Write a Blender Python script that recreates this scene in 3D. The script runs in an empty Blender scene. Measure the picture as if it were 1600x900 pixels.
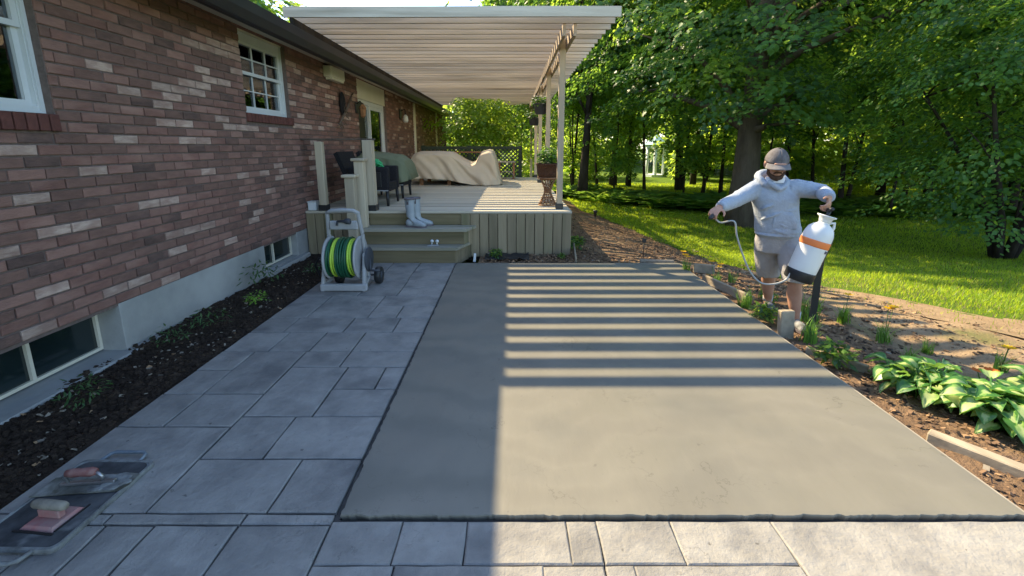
import bpy, bmesh, math, random
import numpy as np
from mathutils import Vector, Matrix, noise
R = math.radians
scene = bpy.context.scene
COL = scene.collection

# ------------------------------------------------------------------ camera
cd = bpy.data.cameras.new('camera'); cam = bpy.data.objects.new('camera', cd); COL.objects.link(cam)
cam.location = (0, 0, 1.55)
cam.rotation_euler = (R(90) - math.atan(143 / 690), 0, 0)
cd.sensor_width = 36; cd.lens = 36 * 690 / 1600
cd.shift_y = -79 / 1600
cd.clip_start = 0.05; cd.clip_end = 500
scene.camera = cam

# ------------------------------------------------------------------ light
KX, KY = 0.83, 0.92                       # how far light runs sideways / nearer per metre of fall
SUN_EL = math.atan(1 / math.hypot(KX, KY)); SUN_AZ = math.atan2(-KX, KY)
w = bpy.data.worlds.new('World'); scene.world = w; w.use_nodes = True
nt = w.node_tree; nt.nodes.clear()
so = nt.nodes.new('ShaderNodeOutputWorld'); bg = nt.nodes.new('ShaderNodeBackground'); sk = nt.nodes.new('ShaderNodeTexSky')
sk.sky_type = 'NISHITA'; sk.sun_disc = False; sk.sun_elevation = SUN_EL; sk.sun_rotation = SUN_AZ % (2 * math.pi)
sk.air_density = 1.0; sk.dust_density = 0.6; sk.ozone_density = 2.2; sk.altitude = 100
bg.inputs['Strength'].default_value = 0.15
nt.links.new(sk.outputs[0], bg.inputs[0]); nt.links.new(bg.outputs[0], so.inputs[0])
sl = bpy.data.lights.new('sun', 'SUN'); sl.energy = 4.2; sl.angle = R(0.55); sl.color = (1.0, 0.82, 0.52)
sun = bpy.data.objects.new('sun', sl); COL.objects.link(sun); sun.location = (-8, 9, 14)
sun.rotation_euler = Vector((KX, -KY, -1)).to_track_quat('-Z', 'Y').to_euler()
scene.view_settings.view_transform = 'Standard'; scene.view_settings.look = 'None'
scene.view_settings.gamma = 1; scene.view_settings.exposure = 1.68
scene.render.engine = 'CYCLES'
scene.cycles.use_denoising = True
scene.cycles.max_bounces = 12; scene.cycles.diffuse_bounces = 7; scene.cycles.transmission_bounces = 8
scene.cycles.caustics_reflective = False; scene.cycles.caustics_refractive = False

# ------------------------------------------------------------------ helpers
rnd = random.Random(7)
class MB:
    """collects shapes and links them as ONE mesh object"""
    def __init__(s): s.v = []; s.f = []; s.m = []; s.sm = []
    def add(s, vs, fs, m=0, smooth=False):
        o = len(s.v); s.v += [tuple(p) for p in vs]
        for q in fs: s.f.append(tuple(i + o for i in q)); s.m.append(m); s.sm.append(smooth)
    def box(s, x0, x1, y0, y1, z0, z1, m=0, bev=0.0):
        if x0 > x1: x0, x1 = x1, x0
        if y0 > y1: y0, y1 = y1, y0
        b = min(bev, (x1 - x0) * .45, (y1 - y0) * .45, (z1 - z0) * .45)
        if b <= 0:
            s.add([(x0,y0,z0),(x1,y0,z0),(x1,y1,z0),(x0,y1,z0),(x0,y0,z1),(x1,y0,z1),(x1,y1,z1),(x0,y1,z1)],
                  [(0,3,2,1),(4,5,6,7),(0,1,5,4),(1,2,6,5),(2,3,7,6),(3,0,4,7)], m); return
        vs = []
        for (X, sx) in ((x0, 1), (x1, -1)):
            for (Y, sy) in ((y0, 1), (y1, -1)):
                for (Z, sz) in ((z0, 1), (z1, -1)):
                    vs += [(X, Y + sy*b, Z + sz*b), (X + sx*b, Y, Z + sz*b), (X + sx*b, Y + sy*b, Z)]
        bm = bmesh.new()
        for p in vs: bm.verts.new(p)
        r = bmesh.ops.convex_hull(bm, input=bm.verts)
        bmesh.ops.dissolve_limit(bm, angle_limit=0.01, verts=bm.verts, edges=bm.edges)
        s.bm(bm, m)
    def bm(s, bm, m=0, smooth=False):
        bm.verts.index_update(); s.add([v.co for v in bm.verts], [[v.index for v in f.verts] for f in bm.faces], m, smooth); bm.free()
    def obox(s, a, b, wx, wz, m=0, up=(0,0,1), bev=0.0):
        """beam from a to b, width wx (sideways) and height wz"""
        a = Vector(a); b = Vector(b); d = (b - a); L = d.length; d.normalize()
        sd = d.cross(Vector(up)).normalized(); u = sd.cross(d)
        t = MB(); t.box(-wx/2, wx/2, 0, L, -wz/2, wz/2, m, bev)
        s.add([a + sd*p[0] + d*p[1] + u*p[2] for p in t.v], t.f, m)
    def tube(s, pts, rad, n=10, m=0, smooth=True, closed=False, flat=1.0, cap=True):
        pts = [Vector(p) for p in pts]; k = len(pts)
        rads = rad if isinstance(rad, (list, tuple)) else [rad] * k
        prev = None; rings = []
        for i, p in enumerate(pts):
            a = pts[(i - 1) % k] if (closed or i) else p; b = pts[(i + 1) % k] if (closed or i < k - 1) else p
            t = (b - a).normalized() if (b - a).length > 1e-9 else Vector((0,0,1))
            if prev is None:
                prev = Vector((0,0,1)) if abs(t.z) < .9 else Vector((0,1,0))
            u = (prev - t * prev.dot(t))
            if u.length < 1e-5: u = t.orthogonal()
            u.normalize(); v = t.cross(u); prev = u
            rings.append([p + (u * math.cos(2*math.pi*j/n) * flat + v * math.sin(2*math.pi*j/n)) * rads[i] for j in range(n)])
        vs = [q for r_ in rings for q in r_]; fs = []
        for i in range(k if closed else k - 1):
            i2 = (i + 1) % k
            for j in range(n): fs.append((i*n + j, i*n + (j+1) % n, i2*n + (j+1) % n, i2*n + j))
        if not closed and cap:
            fs.append(tuple(range(n))[::-1]); fs.append(tuple((k-1)*n + j for j in range(n)))
        s.add(vs, fs, m, smooth)
    def lathe(s, prof, c=(0,0,0), n=20, m=0, axis='z', smooth=True):
        vs = []; fs = []; k = len(prof)
        for (r_, h) in prof:
            for j in range(n):
                a = 2*math.pi*j/n; p = (r_*math.cos(a), r_*math.sin(a), h)
                if axis == 'x': p = (h, r_*math.cos(a), r_*math.sin(a))
                if axis == 'y': p = (r_*math.cos(a), h, r_*math.sin(a))
                vs.append((p[0]+c[0], p[1]+c[1], p[2]+c[2]))
        for i in range(k-1):
            for j in range(n): fs.append((i*n+j, i*n+(j+1)%n, (i+1)*n+(j+1)%n, (i+1)*n+j))
        if prof[0][0] > 1e-4: fs.append(tuple(range(n))[::-1])
        if prof[-1][0] > 1e-4: fs.append(tuple((k-1)*n+j for j in range(n)))
        s.add(vs, fs, m, smooth)
    def ell(s, c, r, m=0, n=14, rot=None):
        bm = bmesh.new(); bmesh.ops.create_uvsphere(bm, u_segments=n, v_segments=max(6, n*2//3), radius=1)
        M = Matrix.Translation(c) @ (rot.to_matrix().to_4x4() if rot else Matrix.Identity(4)) @ Matrix.Diagonal((*r, 1))
        bm.transform(M); s.bm(bm, m, True)
    def grid(s, P, m=0, smooth=True):
        """P[i][j] rows of points"""
        a = len(P); b = len(P[0])
        s.add([p for r_ in P for p in r_], [(i*b+j, i*b+j+1, (i+1)*b+j+1, (i+1)*b+j) for i in range(a-1) for j in range(b-1)], m, smooth)
    def mesh(s, name, mats):
        me = bpy.data.meshes.new(name); me.from_pydata(s.v, [], s.f)
        for m in (mats if isinstance(mats, (list, tuple)) else [mats]): me.materials.append(m)
        me.polygons.foreach_set('material_index', s.m); me.polygons.foreach_set('use_smooth', s.sm); me.update()
        return me
    def build(s, name, mats, parent=None, loc=None, fix=True):
        me = s.mesh(name, mats)
        if fix:
            bm = bmesh.new(); bm.from_mesh(me); bmesh.ops.recalc_face_normals(bm, faces=bm.faces); bm.to_mesh(me); bm.free()
        return link(name, me, parent, loc)

def link(name, me, parent=None, loc=None):
    o = bpy.data.objects.new(name, me); COL.objects.link(o)
    if parent:
        o.parent = parent
        if loc is None:                     # built in world coordinates: undo the parent's place
            q = parent; off = Vector((0,0,0))
            while q: off += q.location; q = q.parent
            loc = -off
    if loc is not None: o.location = loc
    return o
def tag(o, label=None, cat=None, group=None, kind=None):
    if label: o['label'] = label
    if cat: o['category'] = cat
    if group: o['group'] = group
    if kind: o['kind'] = kind
    return o
def thing(name, label, cat, loc=(0,0,0), rz=0, group=None):
    o = bpy.data.objects.new(name, None); o.empty_display_size = .1; COL.objects.link(o)
    o.location = loc; o.rotation_euler = (0,0,rz)
    return tag(o, label, cat, group)
def copy_tree(o, parent=None):
    c = o.copy(); COL.objects.link(c)
    if parent: c.parent = parent
    for ch in list(o.children): copy_tree(ch, c)
    return c
def fuse(mb, voxel, smooth=4, name='fused', fac=.5):
    """one continuous skin over overlapping shapes"""
    me = mb.mesh(name + '_src', []); o = bpy.data.objects.new('fusing', me); COL.objects.link(o)
    md = o.modifiers.new('r', 'REMESH'); md.mode = 'VOXEL'; md.voxel_size = voxel
    if smooth: s_ = o.modifiers.new('s', 'SMOOTH'); s_.iterations = smooth; s_.factor = fac
    dg = bpy.context.evaluated_depsgraph_get(); dg.update()
    out = bpy.data.meshes.new_from_object(o.evaluated_get(dg)); out.name = name
    bpy.data.objects.remove(o); bpy.data.meshes.remove(me)
    out.polygons.foreach_set('use_smooth', [True] * len(out.polygons))
    return out
def npmesh(name, V, F, mats, midx=None, smooth=False):
    """V (n,3) array, F (m,k) array of same-size faces"""
    me = bpy.data.meshes.new(name); m, k = F.shape
    me.vertices.add(len(V)); me.vertices.foreach_set('co', V.astype(np.float32).ravel())
    me.loops.add(m * k); me.loops.foreach_set('vertex_index', F.astype(np.int32).ravel())
    me.polygons.add(m); me.polygons.foreach_set('loop_start', np.arange(0, m*k, k, dtype=np.int32))
    for q in mats: me.materials.append(q)
    if midx is not None: me.polygons.foreach_set('material_index', midx.astype(np.int32))
    me.polygons.foreach_set('use_smooth', np.full(m, smooth))
    me.update(calc_edges=True); return me
def fbm(x, y, z=0.0, o=3): return noise.fractal(Vector((x, y, z)), 1.0, 2.0, o)

# ------------------------------------------------------------------ materials
def mat(name, col, rough=.8, spec=.3, metal=0, var=None, vscale=8, bump=0, bscale=60, stretch=(1,1,1), bdist=.01,
        coat=0, sss=0, var2=None, v2scale=1.5, v2range=(.45,.7), emit=None, detail=6, transl=0, translcol=None, objvar=0, cracks=0, specks=0):
    m = bpy.data.materials.new(name); m.use_nodes = True; t = m.node_tree; b = t.nodes['Principled BSDF']
    N = lambda k: t.nodes.new(k); L = t.links.new
    b.inputs['Roughness'].default_value = rough; b.inputs['Specular IOR Level'].default_value = spec; b.inputs['Metallic'].default_value = metal
    b.inputs['Coat Weight'].default_value = coat
    b.inputs['Base Color'].default_value = (*col, 1); out = None
    tc = N('ShaderNodeTexCoord'); mp = N('ShaderNodeMapping'); mp.inputs['Scale'].default_value = stretch; L(tc.outputs['Object'], mp.inputs[0])
    if objvar:                             # every piece gets its own offset in the pattern and its own tint
        oi = N('ShaderNodeObjectInfo'); mul = N('ShaderNodeMath'); mul.operation = 'MULTIPLY'; mul.inputs[1].default_value = 57; L(oi.outputs['Random'], mul.inputs[0])
        cmb = N('ShaderNodeCombineXYZ'); L(mul.outputs[0], cmb.inputs[0]); L(mul.outputs[0], cmb.inputs[1]); L(mul.outputs[0], cmb.inputs[2])
        L(cmb.outputs[0], mp.inputs['Location'])
    if var is not None:
        n = N('ShaderNodeTexNoise'); n.inputs['Scale'].default_value = vscale; n.inputs['Detail'].default_value = detail; n.inputs['Roughness'].default_value = .6; L(mp.outputs[0], n.inputs['Vector'])
        r_ = N('ShaderNodeValToRGB'); r_.color_ramp.elements[0].position = .32; r_.color_ramp.elements[1].position = .68
        r_.color_ramp.elements[0].color = (*col, 1); r_.color_ramp.elements[1].color = (*var, 1); L(n.outputs[0], r_.inputs[0]); out = r_.outputs[0]
    if var2 is not None:
        n2 = N('ShaderNodeTexNoise'); n2.inputs['Scale'].default_value = v2scale; n2.inputs['Detail'].default_value = 5; L(mp.outputs[0] if objvar else tc.outputs['Object'], n2.inputs['Vector'])
        mr = N('ShaderNodeMapRange'); mr.inputs[1].default_value = v2range[0]; mr.inputs[2].default_value = v2range[1]; L(n2.outputs[0], mr.inputs[0])
        mx = N('ShaderNodeMix'); mx.data_type = 'RGBA'; L(mr.outputs[0], mx.inputs['Factor'])
        if out: L(out, mx.inputs['A'])
        else: mx.inputs['A'].default_value = (*col, 1)
        mx.inputs['B'].default_value = (*var2, 1); out = mx.outputs['Result']
    if objvar:
        hs = N('ShaderNodeHueSaturation'); mr2 = N('ShaderNodeMapRange'); mr2.inputs[3].default_value = 1 - objvar; mr2.inputs[4].default_value = 1 + objvar
        L(oi.outputs['Random'], mr2.inputs[0]); L(mr2.outputs[0], hs.inputs['Value'])
        if out: L(out, hs.inputs['Color'])
        else: hs.inputs['Color'].default_value = (*col, 1)
        out = hs.outputs[0]
    def overlay(fac, col2):
        nonlocal out
        mx = N('ShaderNodeMix'); mx.data_type = 'RGBA'; L(fac, mx.inputs['Factor'])
        if out: L(out, mx.inputs['A'])
        else: mx.inputs['A'].default_value = (*col, 1)
        mx.inputs['B'].default_value = (*col2, 1); out = mx.outputs['Result']
    if cracks:
        n4 = N('ShaderNodeTexNoise'); n4.inputs['Scale'].default_value = 1.1; n4.inputs['Detail'].default_value = 7; n4.inputs['Roughness'].default_value = .62; L(tc.outputs['Object'], n4.inputs['Vector'])
        sb = N('ShaderNodeMath'); sb.operation = 'SUBTRACT'; sb.inputs[1].default_value = .47; L(n4.outputs[0], sb.inputs[0]); ab = N('ShaderNodeMath'); ab.operation = 'ABSOLUTE'; L(sb.outputs[0], ab.inputs[0])
        m4 = N('ShaderNodeMapRange'); m4.inputs[1].default_value = .0; m4.inputs[2].default_value = .004; m4.inputs[3].default_value = cracks; m4.inputs[4].default_value = 0; L(ab.outputs[0], m4.inputs[0])
        n5 = N('ShaderNodeTexNoise'); n5.inputs['Scale'].default_value = 1.7; L(tc.outputs['Object'], n5.inputs['Vector']); m5 = N('ShaderNodeMapRange'); m5.inputs[1].default_value = .5; m5.inputs[2].default_value = .6; L(n5.outputs[0], m5.inputs[0])
        ml = N('ShaderNodeMath'); ml.operation = 'MULTIPLY'; L(m4.outputs[0], ml.inputs[0]); L(m5.outputs[0], ml.inputs[1]); overlay(ml.outputs[0], tuple(c*.45 for c in col))
    if specks:
        n6 = N('ShaderNodeTexNoise'); n6.inputs['Scale'].default_value = 26; n6.inputs['Detail'].default_value = 3; L(tc.outputs['Object'], n6.inputs['Vector'])
        m6 = N('ShaderNodeMapRange'); m6.inputs[1].default_value = .70; m6.inputs[2].default_value = .76; m6.inputs[4].default_value = specks; L(n6.outputs[0], m6.inputs[0]); overlay(m6.outputs[0], tuple(c*.25 for c in col))
    if out: L(out, b.inputs['Base Color'])
    if bump:
        n3 = N('ShaderNodeTexNoise'); n3.inputs['Scale'].default_value = bscale; n3.inputs['Detail'].default_value = 8; n3.inputs['Roughness'].default_value = .65; L(mp.outputs[0], n3.inputs['Vector'])
        bp = N('ShaderNodeBump'); bp.inputs['Strength'].default_value = bump; bp.inputs['Distance'].default_value = bdist; L(n3.outputs[0], bp.inputs['Height']); L(bp.outputs[0], b.inputs['Normal'])
    if emit: b.inputs['Emission Color'].default_value = (*emit, 1)
    if transl:
        tr = N('ShaderNodeBsdfTranslucent'); ms = N('ShaderNodeMixShader'); ms.inputs[0].default_value = transl
        if translcol: tr.inputs[0].default_value = (*translcol, 1)
        elif out: L(out, tr.inputs[0])
        else: tr.inputs[0].default_value = (*col, 1)
        L(b.outputs[0], ms.inputs[1]); L(tr.outputs[0], ms.inputs[2]); L(ms.outputs[0], t.nodes['Material Output'].inputs[0])
    return m
def leafmat(name, col, tcol, tr=.45, rough=.45, spec=.35): return mat(name, col, rough, spec, var=tuple(c*1.35 for c in col), vscale=1.3, transl=tr, translcol=tcol)
def glassmat(name, col=(.02,.025,.03), rough=.03): return mat(name, col, rough, .9)

BK = dict(bump=.8, bscale=90, stretch=(1,.5,1.5), vscale=22, objvar=.14)
BR = [mat('brick_red', (0.263,0.137,0.108), .92, .2, var=(0.198,0.107,0.088), var2=(0.325,0.192,0.153), v2scale=6, **BK), mat('brick_brown', (0.230,0.130,0.104), .92, .2, var=(0.171,0.100,0.081), **BK),
      mat('brick_dark', (0.160,0.097,0.081), .92, .2, var=(0.101,0.068,0.059), var2=(0.224,0.130,0.103), v2scale=7, **BK), mat('brick_pale', (0.543,0.403,0.328), .93, .2, var=(0.352,0.236,0.193), var2=(0.313,0.192,0.153), v2scale=9, **BK),
      mat('brick_rose', (0.307,0.173,0.137), .92, .2, var=(0.243,0.137,0.111), **BK)]
M = dict(
    mortar=mat('mortar', (.13,.10,.088), .95, .1, var=(.19,.145,.13), vscale=30, bump=.5),
    sillbrick=mat('brick_sill', (.15,.06,.048), .9, .2, var=(.1,.042,.036), vscale=20, bump=.6, objvar=.1),
    found=mat('foundation_concrete', (.34,.34,.32), .9, .2, var=(.25,.25,.24), vscale=3, bump=.25, bscale=40, var2=(.4,.4,.38), v2scale=1.2),
    slab=mat('fresh_concrete', (.192,.180,.148), .55, .3, var=(.165,.155,.128), vscale=2.4, bump=.35, bscale=18, bdist=.005, stretch=(1,.4,1), var2=(.14,.136,.118), v2scale=1.3, v2range=(.48,.75), cracks=.6, specks=.3),
    stamp=mat('stamped_concrete', (.305,.29,.264), .68, .3, var=(.215,.205,.19), vscale=6.5, bump=.9, bscale=12, bdist=.016, var2=(.13,.126,.122), v2scale=3.6, v2range=(.5,.78), objvar=.09, cracks=.6, specks=.8),
    joint=mat('joint_dark', (.05,.048,.046), .95, .1, var=(.09,.085,.08), vscale=12),
    soil=mat('dark_soil', (.03,.022,.017), .95, .1, var=(.06,.043,.032), vscale=14, bump=1, bscale=30, bdist=.03),
    mulch=mat('mulch_soil', (.20,.125,.075), .95, .1, var=(.11,.068,.042), vscale=9, bump=1, bscale=30, bdist=.03, var2=(.28,.19,.115), v2scale=1.2),
    lawn=mat('lawn_soil', (.085,.145,.016), .95, .1, var=(.11,.17,.022), vscale=3, bump=1, bscale=50, bdist=.03),
    white=mat('white_paint', (.62,.64,.64), .45, .4, var=(.55,.57,.57), vscale=3),
    cream=mat('cream_paint', (.66,.62,.5), .5, .4, var=(.6,.56,.45), vscale=3),
    soffit=mat('soffit_paint', (.5,.47,.42), .6, .3),
    gutter=mat('dark_gutter', (.016,.015,.016), .45, .3, var=(.026,.023,.023), vscale=4),
    shingle=mat('roof_shingle', (.09,.085,.085), .95, .1, var=(.05,.05,.052), vscale=10, bump=.8, objvar=.2),
    glass=glassmat('window_glass'), glassb=glassmat('basement_glass', (.008,.014,.014), .08),
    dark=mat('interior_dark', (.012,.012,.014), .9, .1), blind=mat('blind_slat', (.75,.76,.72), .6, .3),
    black=mat('black_plastic', (.02,.02,.021), .45, .4, bump=.1), blackm=mat('black_metal', (.02,.02,.02), .4, .5),
    wicker=mat('black_wicker', (.012,.0115,.014), .75, .15, bump=1, bscale=120, var=(.028,.027,.03), vscale=90),
    reel=mat('reel_grey', (.37,.37,.37), .6, .3, var=(.29,.29,.29), vscale=5), hoseg=mat('hose_green', (.012,.085,.04), .4, .4), hosel=mat('hose_lime', (.42,.62,.06), .4, .4),
    boot=mat('boot_rubber', (.33,.36,.38), .45, .4, var=(.26,.29,.31), vscale=8), bootd=mat('boot_dark', (.13,.11,.12), .5, .4),
    steel=mat('steel', (.42,.42,.42), .4, .5, metal=.8, var=(.25,.25,.25), vscale=12), mag=mat('float_grey', (.03,.032,.034), .7, .3, var=(.09,.093,.096), vscale=11, var2=(.3,.3,.29), v2scale=4, v2range=(.58,.72)),
    rim=mat('float_rim', (.27,.28,.27), .7, .3, var=(.10,.10,.095), vscale=16), pink=mat('float_pink', (.36,.14,.13), .8, .2, var=(.34,.23,.21), vscale=20), red=mat('handle_red', (.20,.06,.055), .7, .3, var=(.26,.16,.14), vscale=25),
    woodh=mat('handle_wood', (.28,.25,.20), .8, .3, var=(.17,.15,.12), vscale=20), blue=mat('blue_handle', (.12,.155,.19), .6, .3, var=(.22,.25,.27), vscale=14),
    trow=mat('trowel_dirty', (.085,.085,.06), .6, .4, var=(.3,.3,.28), vscale=14, var2=(.05,.05,.035), v2scale=6),
    beige=mat('beige_cover', (.56,.46,.34), .85, .2, var=(.52,.43,.315), vscale=4, bump=.25, bscale=160), greenc=mat('green_cover', (.16,.185,.12), .85, .2, var=(.13,.15,.095), vscale=4, bump=.2, bscale=120),
    bgreen=mat('bright_green_plastic', (.03,.36,.13), .4, .4),
    orangew=mat('cedar_wood', (.30,.155,.08), .8, .2, var=(.24,.12,.06), vscale=6),
    basket=mat('brown_basket', (.11,.05,.026), .8, .3, var=(.055,.026,.014), vscale=70, bump=1, bscale=90), cane=mat('cane', (.30,.16,.08), .7, .3, var=(.2,.1,.05), vscale=12),
    pot=mat('pot_dark', (.05,.055,.065), .6, .3), bark=mat('bark', (.065,.05,.04), .95, .1, var=(.03,.024,.02), vscale=5, bump=1, bscale=14, stretch=(1,1,.25), bdist=.05),
    barkl=mat('bark_light', (.15,.12,.095), .95, .1, var=(.08,.062,.05), vscale=5, bump=1, bscale=14, stretch=(1,1,.25), bdist=.04), twig=mat('bare_twig', (.13,.1,.08), .95, .1),
    fence=mat('green_fence', (.035,.05,.035), .8, .2, var=(.05,.065,.048), vscale=5), gaz=mat('gazebo_white', (.78,.82,.82), .6, .3), gazroof=mat('gazebo_roof', (.3,.48,.5), .6, .3),
    skin=mat('skin', (.46,.25,.17), .5, .35, var=(.40,.205,.135), vscale=14), hood=mat('hoodie_grey', (.36,.40,.46), .9, .15, var=(.32,.355,.41), vscale=30, bump=.5, bscale=18, bdist=.03),
    shorts=mat('shorts_grey', (.38,.365,.36), .9, .15, var=(.33,.315,.31), vscale=16, bump=.5, bscale=16, bdist=.03), cap=mat('cap_grey', (.10,.085,.08), .85, .2, var=(.16,.15,.155), vscale=22, bump=.3), capf=mat('cap_brim', (.19,.175,.17), .85, .2, var=(.14,.13,.13), vscale=20),
    beard=mat('beard_brown', (.06,.034,.022), .9, .2, var=(.1,.055,.035), vscale=50, bump=1, bscale=80), eye=mat('eye_brim_shade', (.03,.02,.018), .3, .5), tee=mat('tee_white', (.62,.6,.6), .9, .1),
    shoe=mat('shoe_grey', (.28,.28,.28), .7, .3, var=(.08,.08,.085), vscale=12), sock=mat('sock', (.5,.5,.5), .9, .1),
    tank=mat('tank_white', (.80,.80,.78), .42, .4, var=(.74,.74,.71), vscale=3, transl=.12), orange=mat('orange_band', (.75,.20,.05), .5, .4), tube=mat('clear_grey_hose', (.33,.335,.32), .35, .5), label=mat('print_dark', (.05,.05,.12), .6, .3),
    chipw=mat('pale_chip', (.28,.24,.19), .9, .2, var=(.17,.145,.11), vscale=30), chipb=mat('bark_chip', (.20,.125,.075), .9, .2, var=(.12,.075,.047), vscale=20), chipt=mat('tan_chip', (.36,.235,.13), .9, .2, var=(.25,.15,.085), vscale=20),
    straw=mat('dry_grass', (.30,.24,.12), .9, .1, transl=.3), timber=mat('grey_timber', (.34,.30,.24), .85, .2, var=(.25,.215,.17), vscale=5, stretch=(1,1,1), bump=.3, bscale=25),
    yellow=mat('yellow_petal', (.85,.52,.02), .6, .2, transl=.35), orangef=mat('orange_petal', (.62,.16,.03), .6, .2, transl=.3), whitef=mat('white_petal', (.75,.75,.72), .6, .2, transl=.3),
)
def wood(name, col, var, stretch, **k): return mat(name, col, .85, .2, var=var, vscale=7, stretch=stretch, bump=.35, bscale=30, bdist=.008, objvar=.18, detail=9, **k)
SX, SY, SZ = (.12,1.6,1.6), (1.6,.12,1.6), (1.6,1.6,.12)
W = dict(perg=wood('pergola_wood', (.60,.52,.41), (.45,.385,.295), SX, var2=(.21,.17,.115), v2scale=2.8, v2range=(.54,.76)),
    post=wood('post_wood', (.56,.45,.31), (.44,.35,.235), SZ), beam=wood('beam_wood', (.46,.37,.27), (.34,.27,.19), SY),
    deck=wood('deck_wood', (.54,.48,.365), (.43,.38,.29), SX), skirt=wood('skirt_wood', (.29,.235,.15), (.2,.16,.10), SZ, var2=(.12,.12,.06), v2scale=2.4, v2range=(.5,.75)),
    step=wood('step_wood', (.205,.165,.095), (.13,.105,.058), SX, var2=(.085,.085,.035), v2scale=3, v2range=(.5,.75)), tread=wood('tread_wood', (.36,.33,.26), (.26,.24,.18), SX, var2=(.19,.19,.12), v2scale=3),
    newel=wood('newel_wood', (.50,.425,.31), (.39,.33,.24), SZ))
def trowel_arcs(m):
    t = m.node_tree; N = t.nodes.new; L = t.links.new; b = t.nodes['Principled BSDF']; src = b.inputs['Base Color'].links[0].from_socket
    tc = N('ShaderNodeTexCoord'); w_ = N('ShaderNodeTexWave'); w_.wave_type = 'RINGS'; w_.inputs['Scale'].default_value = .8; w_.inputs['Distortion'].default_value = 14; w_.inputs['Detail'].default_value = 5; w_.inputs['Detail Scale'].default_value = .9; L(tc.outputs['Object'], w_.inputs['Vector'])
    mr = N('ShaderNodeMapRange'); mr.inputs[1].default_value = .55; mr.inputs[2].default_value = 1; mr.inputs[4].default_value = .22; L(w_.outputs['Fac'], mr.inputs[0])
    mx = N('ShaderNodeMix'); mx.data_type = 'RGBA'; mx.inputs['B'].default_value = (.11,.104,.088,1); L(mr.outputs[0], mx.inputs['Factor']); L(src, mx.inputs['A']); L(mx.outputs['Result'], b.inputs['Base Color'])
    r_ = N('ShaderNodeMapRange'); r_.inputs[3].default_value = .42; r_.inputs[4].default_value = .62; L(w_.outputs['Fac'], r_.inputs[0]); L(r_.outputs[0], b.inputs['Roughness'])
trowel_arcs(M['slab'])
W['timber'] = wood('old_timber', (.36,.30,.215), (.22,.18,.13), SY)
LEAF = dict(a=leafmat('maple_leaf', (.06,.135,.034), (.33,.53,.06), .46), b=leafmat('maple_leaf_light', (.10,.185,.035), (.50,.70,.075), .55), c=leafmat('maple_leaf_dark', (.038,.092,.034), (.15,.30,.045), .36),
    far=leafmat('far_leaf', (.085,.155,.035), (.55,.72,.08), .58), shrub=leafmat('shrub_leaf', (.09,.17,.03), (.58,.74,.08), .58), fern=leafmat('fern_leaf', (.06,.13,.03), (.30,.50,.07), .48),
    weed=leafmat('weed_leaf', (.05,.10,.035), (.15,.28,.05), .35), lime=leafmat('lime_leaf', (.16,.32,.04), (.3,.5,.06), .4), hosta=leafmat('hosta_green', (.06,.17,.04), (.22,.45,.06), .3, .35, .5), hostaw=leafmat('hosta_pale', (.40,.47,.22), (.45,.55,.2), .3, .35, .5),
    grass=leafmat('grass_blade', (.13,.22,.018), (.60,.74,.03), .55), bedgrass=leafmat('bed_grass', (.06,.14,.03), (.22,.40,.05), .45))

# ------------------------------------------------------------------ ground
def glass_mix(name, tint, refl, rough=.02):
    m = bpy.data.materials.new(name); m.use_nodes = True; t = m.node_tree; t.nodes.clear()
    o = t.nodes.new('ShaderNodeOutputMaterial'); a = t.nodes.new('ShaderNodeBsdfTransparent'); g = t.nodes.new('ShaderNodeBsdfGlossy'); x = t.nodes.new('ShaderNodeMixShader')
    fr = t.nodes.new('ShaderNodeFresnel'); fr.inputs[0].default_value = 1.5; mr = t.nodes.new('ShaderNodeMapRange'); mr.inputs[3].default_value = refl; mr.inputs[4].default_value = 1
    a.inputs[0].default_value = (*tint, 1); g.inputs['Roughness'].default_value = rough; g.inputs[0].default_value = (.9,.95,1,1)
    t.links.new(fr.outputs[0], mr.inputs[0]); t.links.new(mr.outputs[0], x.inputs[0]); t.links.new(a.outputs[0], x.inputs[1]); t.links.new(g.outputs[0], x.inputs[2]); t.links.new(x.outputs[0], o.inputs[0]); return m
M['glass'] = glass_mix('window_glass_pane', (.75,.8,.8), .12); M['glassb'] = mat('basement_glass_pane', (.008,.016,.017), .12, .8, var=(.018,.03,.03), vscale=2)

def lawn_z(x, y):
    d = math.hypot(x, y); t = max(0, min(1, (y - 3.5) / 7.5)); t = t*t*(3 - 2*t)
    return -.12 - .68*t + .025 * fbm(x*.4, y*.4) + (0 if d < 40 else (d - 40) * .02)
b = MB()
xs = [-110,-70,-40,-20,-10,-4,0] + [1 + .7*i for i in range(32)] + [26,32,45,70,110]
ys = [-60,-25,-8,-2] + [0 + .7*i for i in range(46)] + [36,45,60,85,120]
b.grid([[(x, y, lawn_z(x, y)) for x in xs] for y in ys])
tag(b.build('ground', M['lawn']), kind='structure')

EDGE = [(19,2.45),(16,2.5),(14.9,2.85),(11.9,3.45),(9.7,3.75),(7.4,3.68),(5.4,3.7),(4.3,3.96),(3.63,4.5),(2.5,5.2),(1,6.0),(-1,6.5)]
def edge_x(y):
    for (ya, xa), (yb, xb) in zip(EDGE, EDGE[1:]):
        if ya >= y >= yb: return xa + (xb - xa) * (ya - y) / (ya - yb)
    return EDGE[0][1] if y > 18 else EDGE[-1][1]
def bed_x0(y): return 2.215 if y < 5.78 else (.86 if y < 13.3 else .86)
def bed_z(x, y):
    e = edge_x(y); u = max(0, min(1, (x - bed_x0(y)) / max(.05, e - bed_x0(y))))
    zi = -.035 - .25*max(0, min(1, (y - 6)/7)); zo = lawn_z(e, y) + .03
    return zi + (zo - zi)*u**1.2 + .022 * fbm(x*2.2, y*2.2) + .012 * fbm(x*7, y*7)
b = MB(); rows = []
yy = -1
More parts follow.
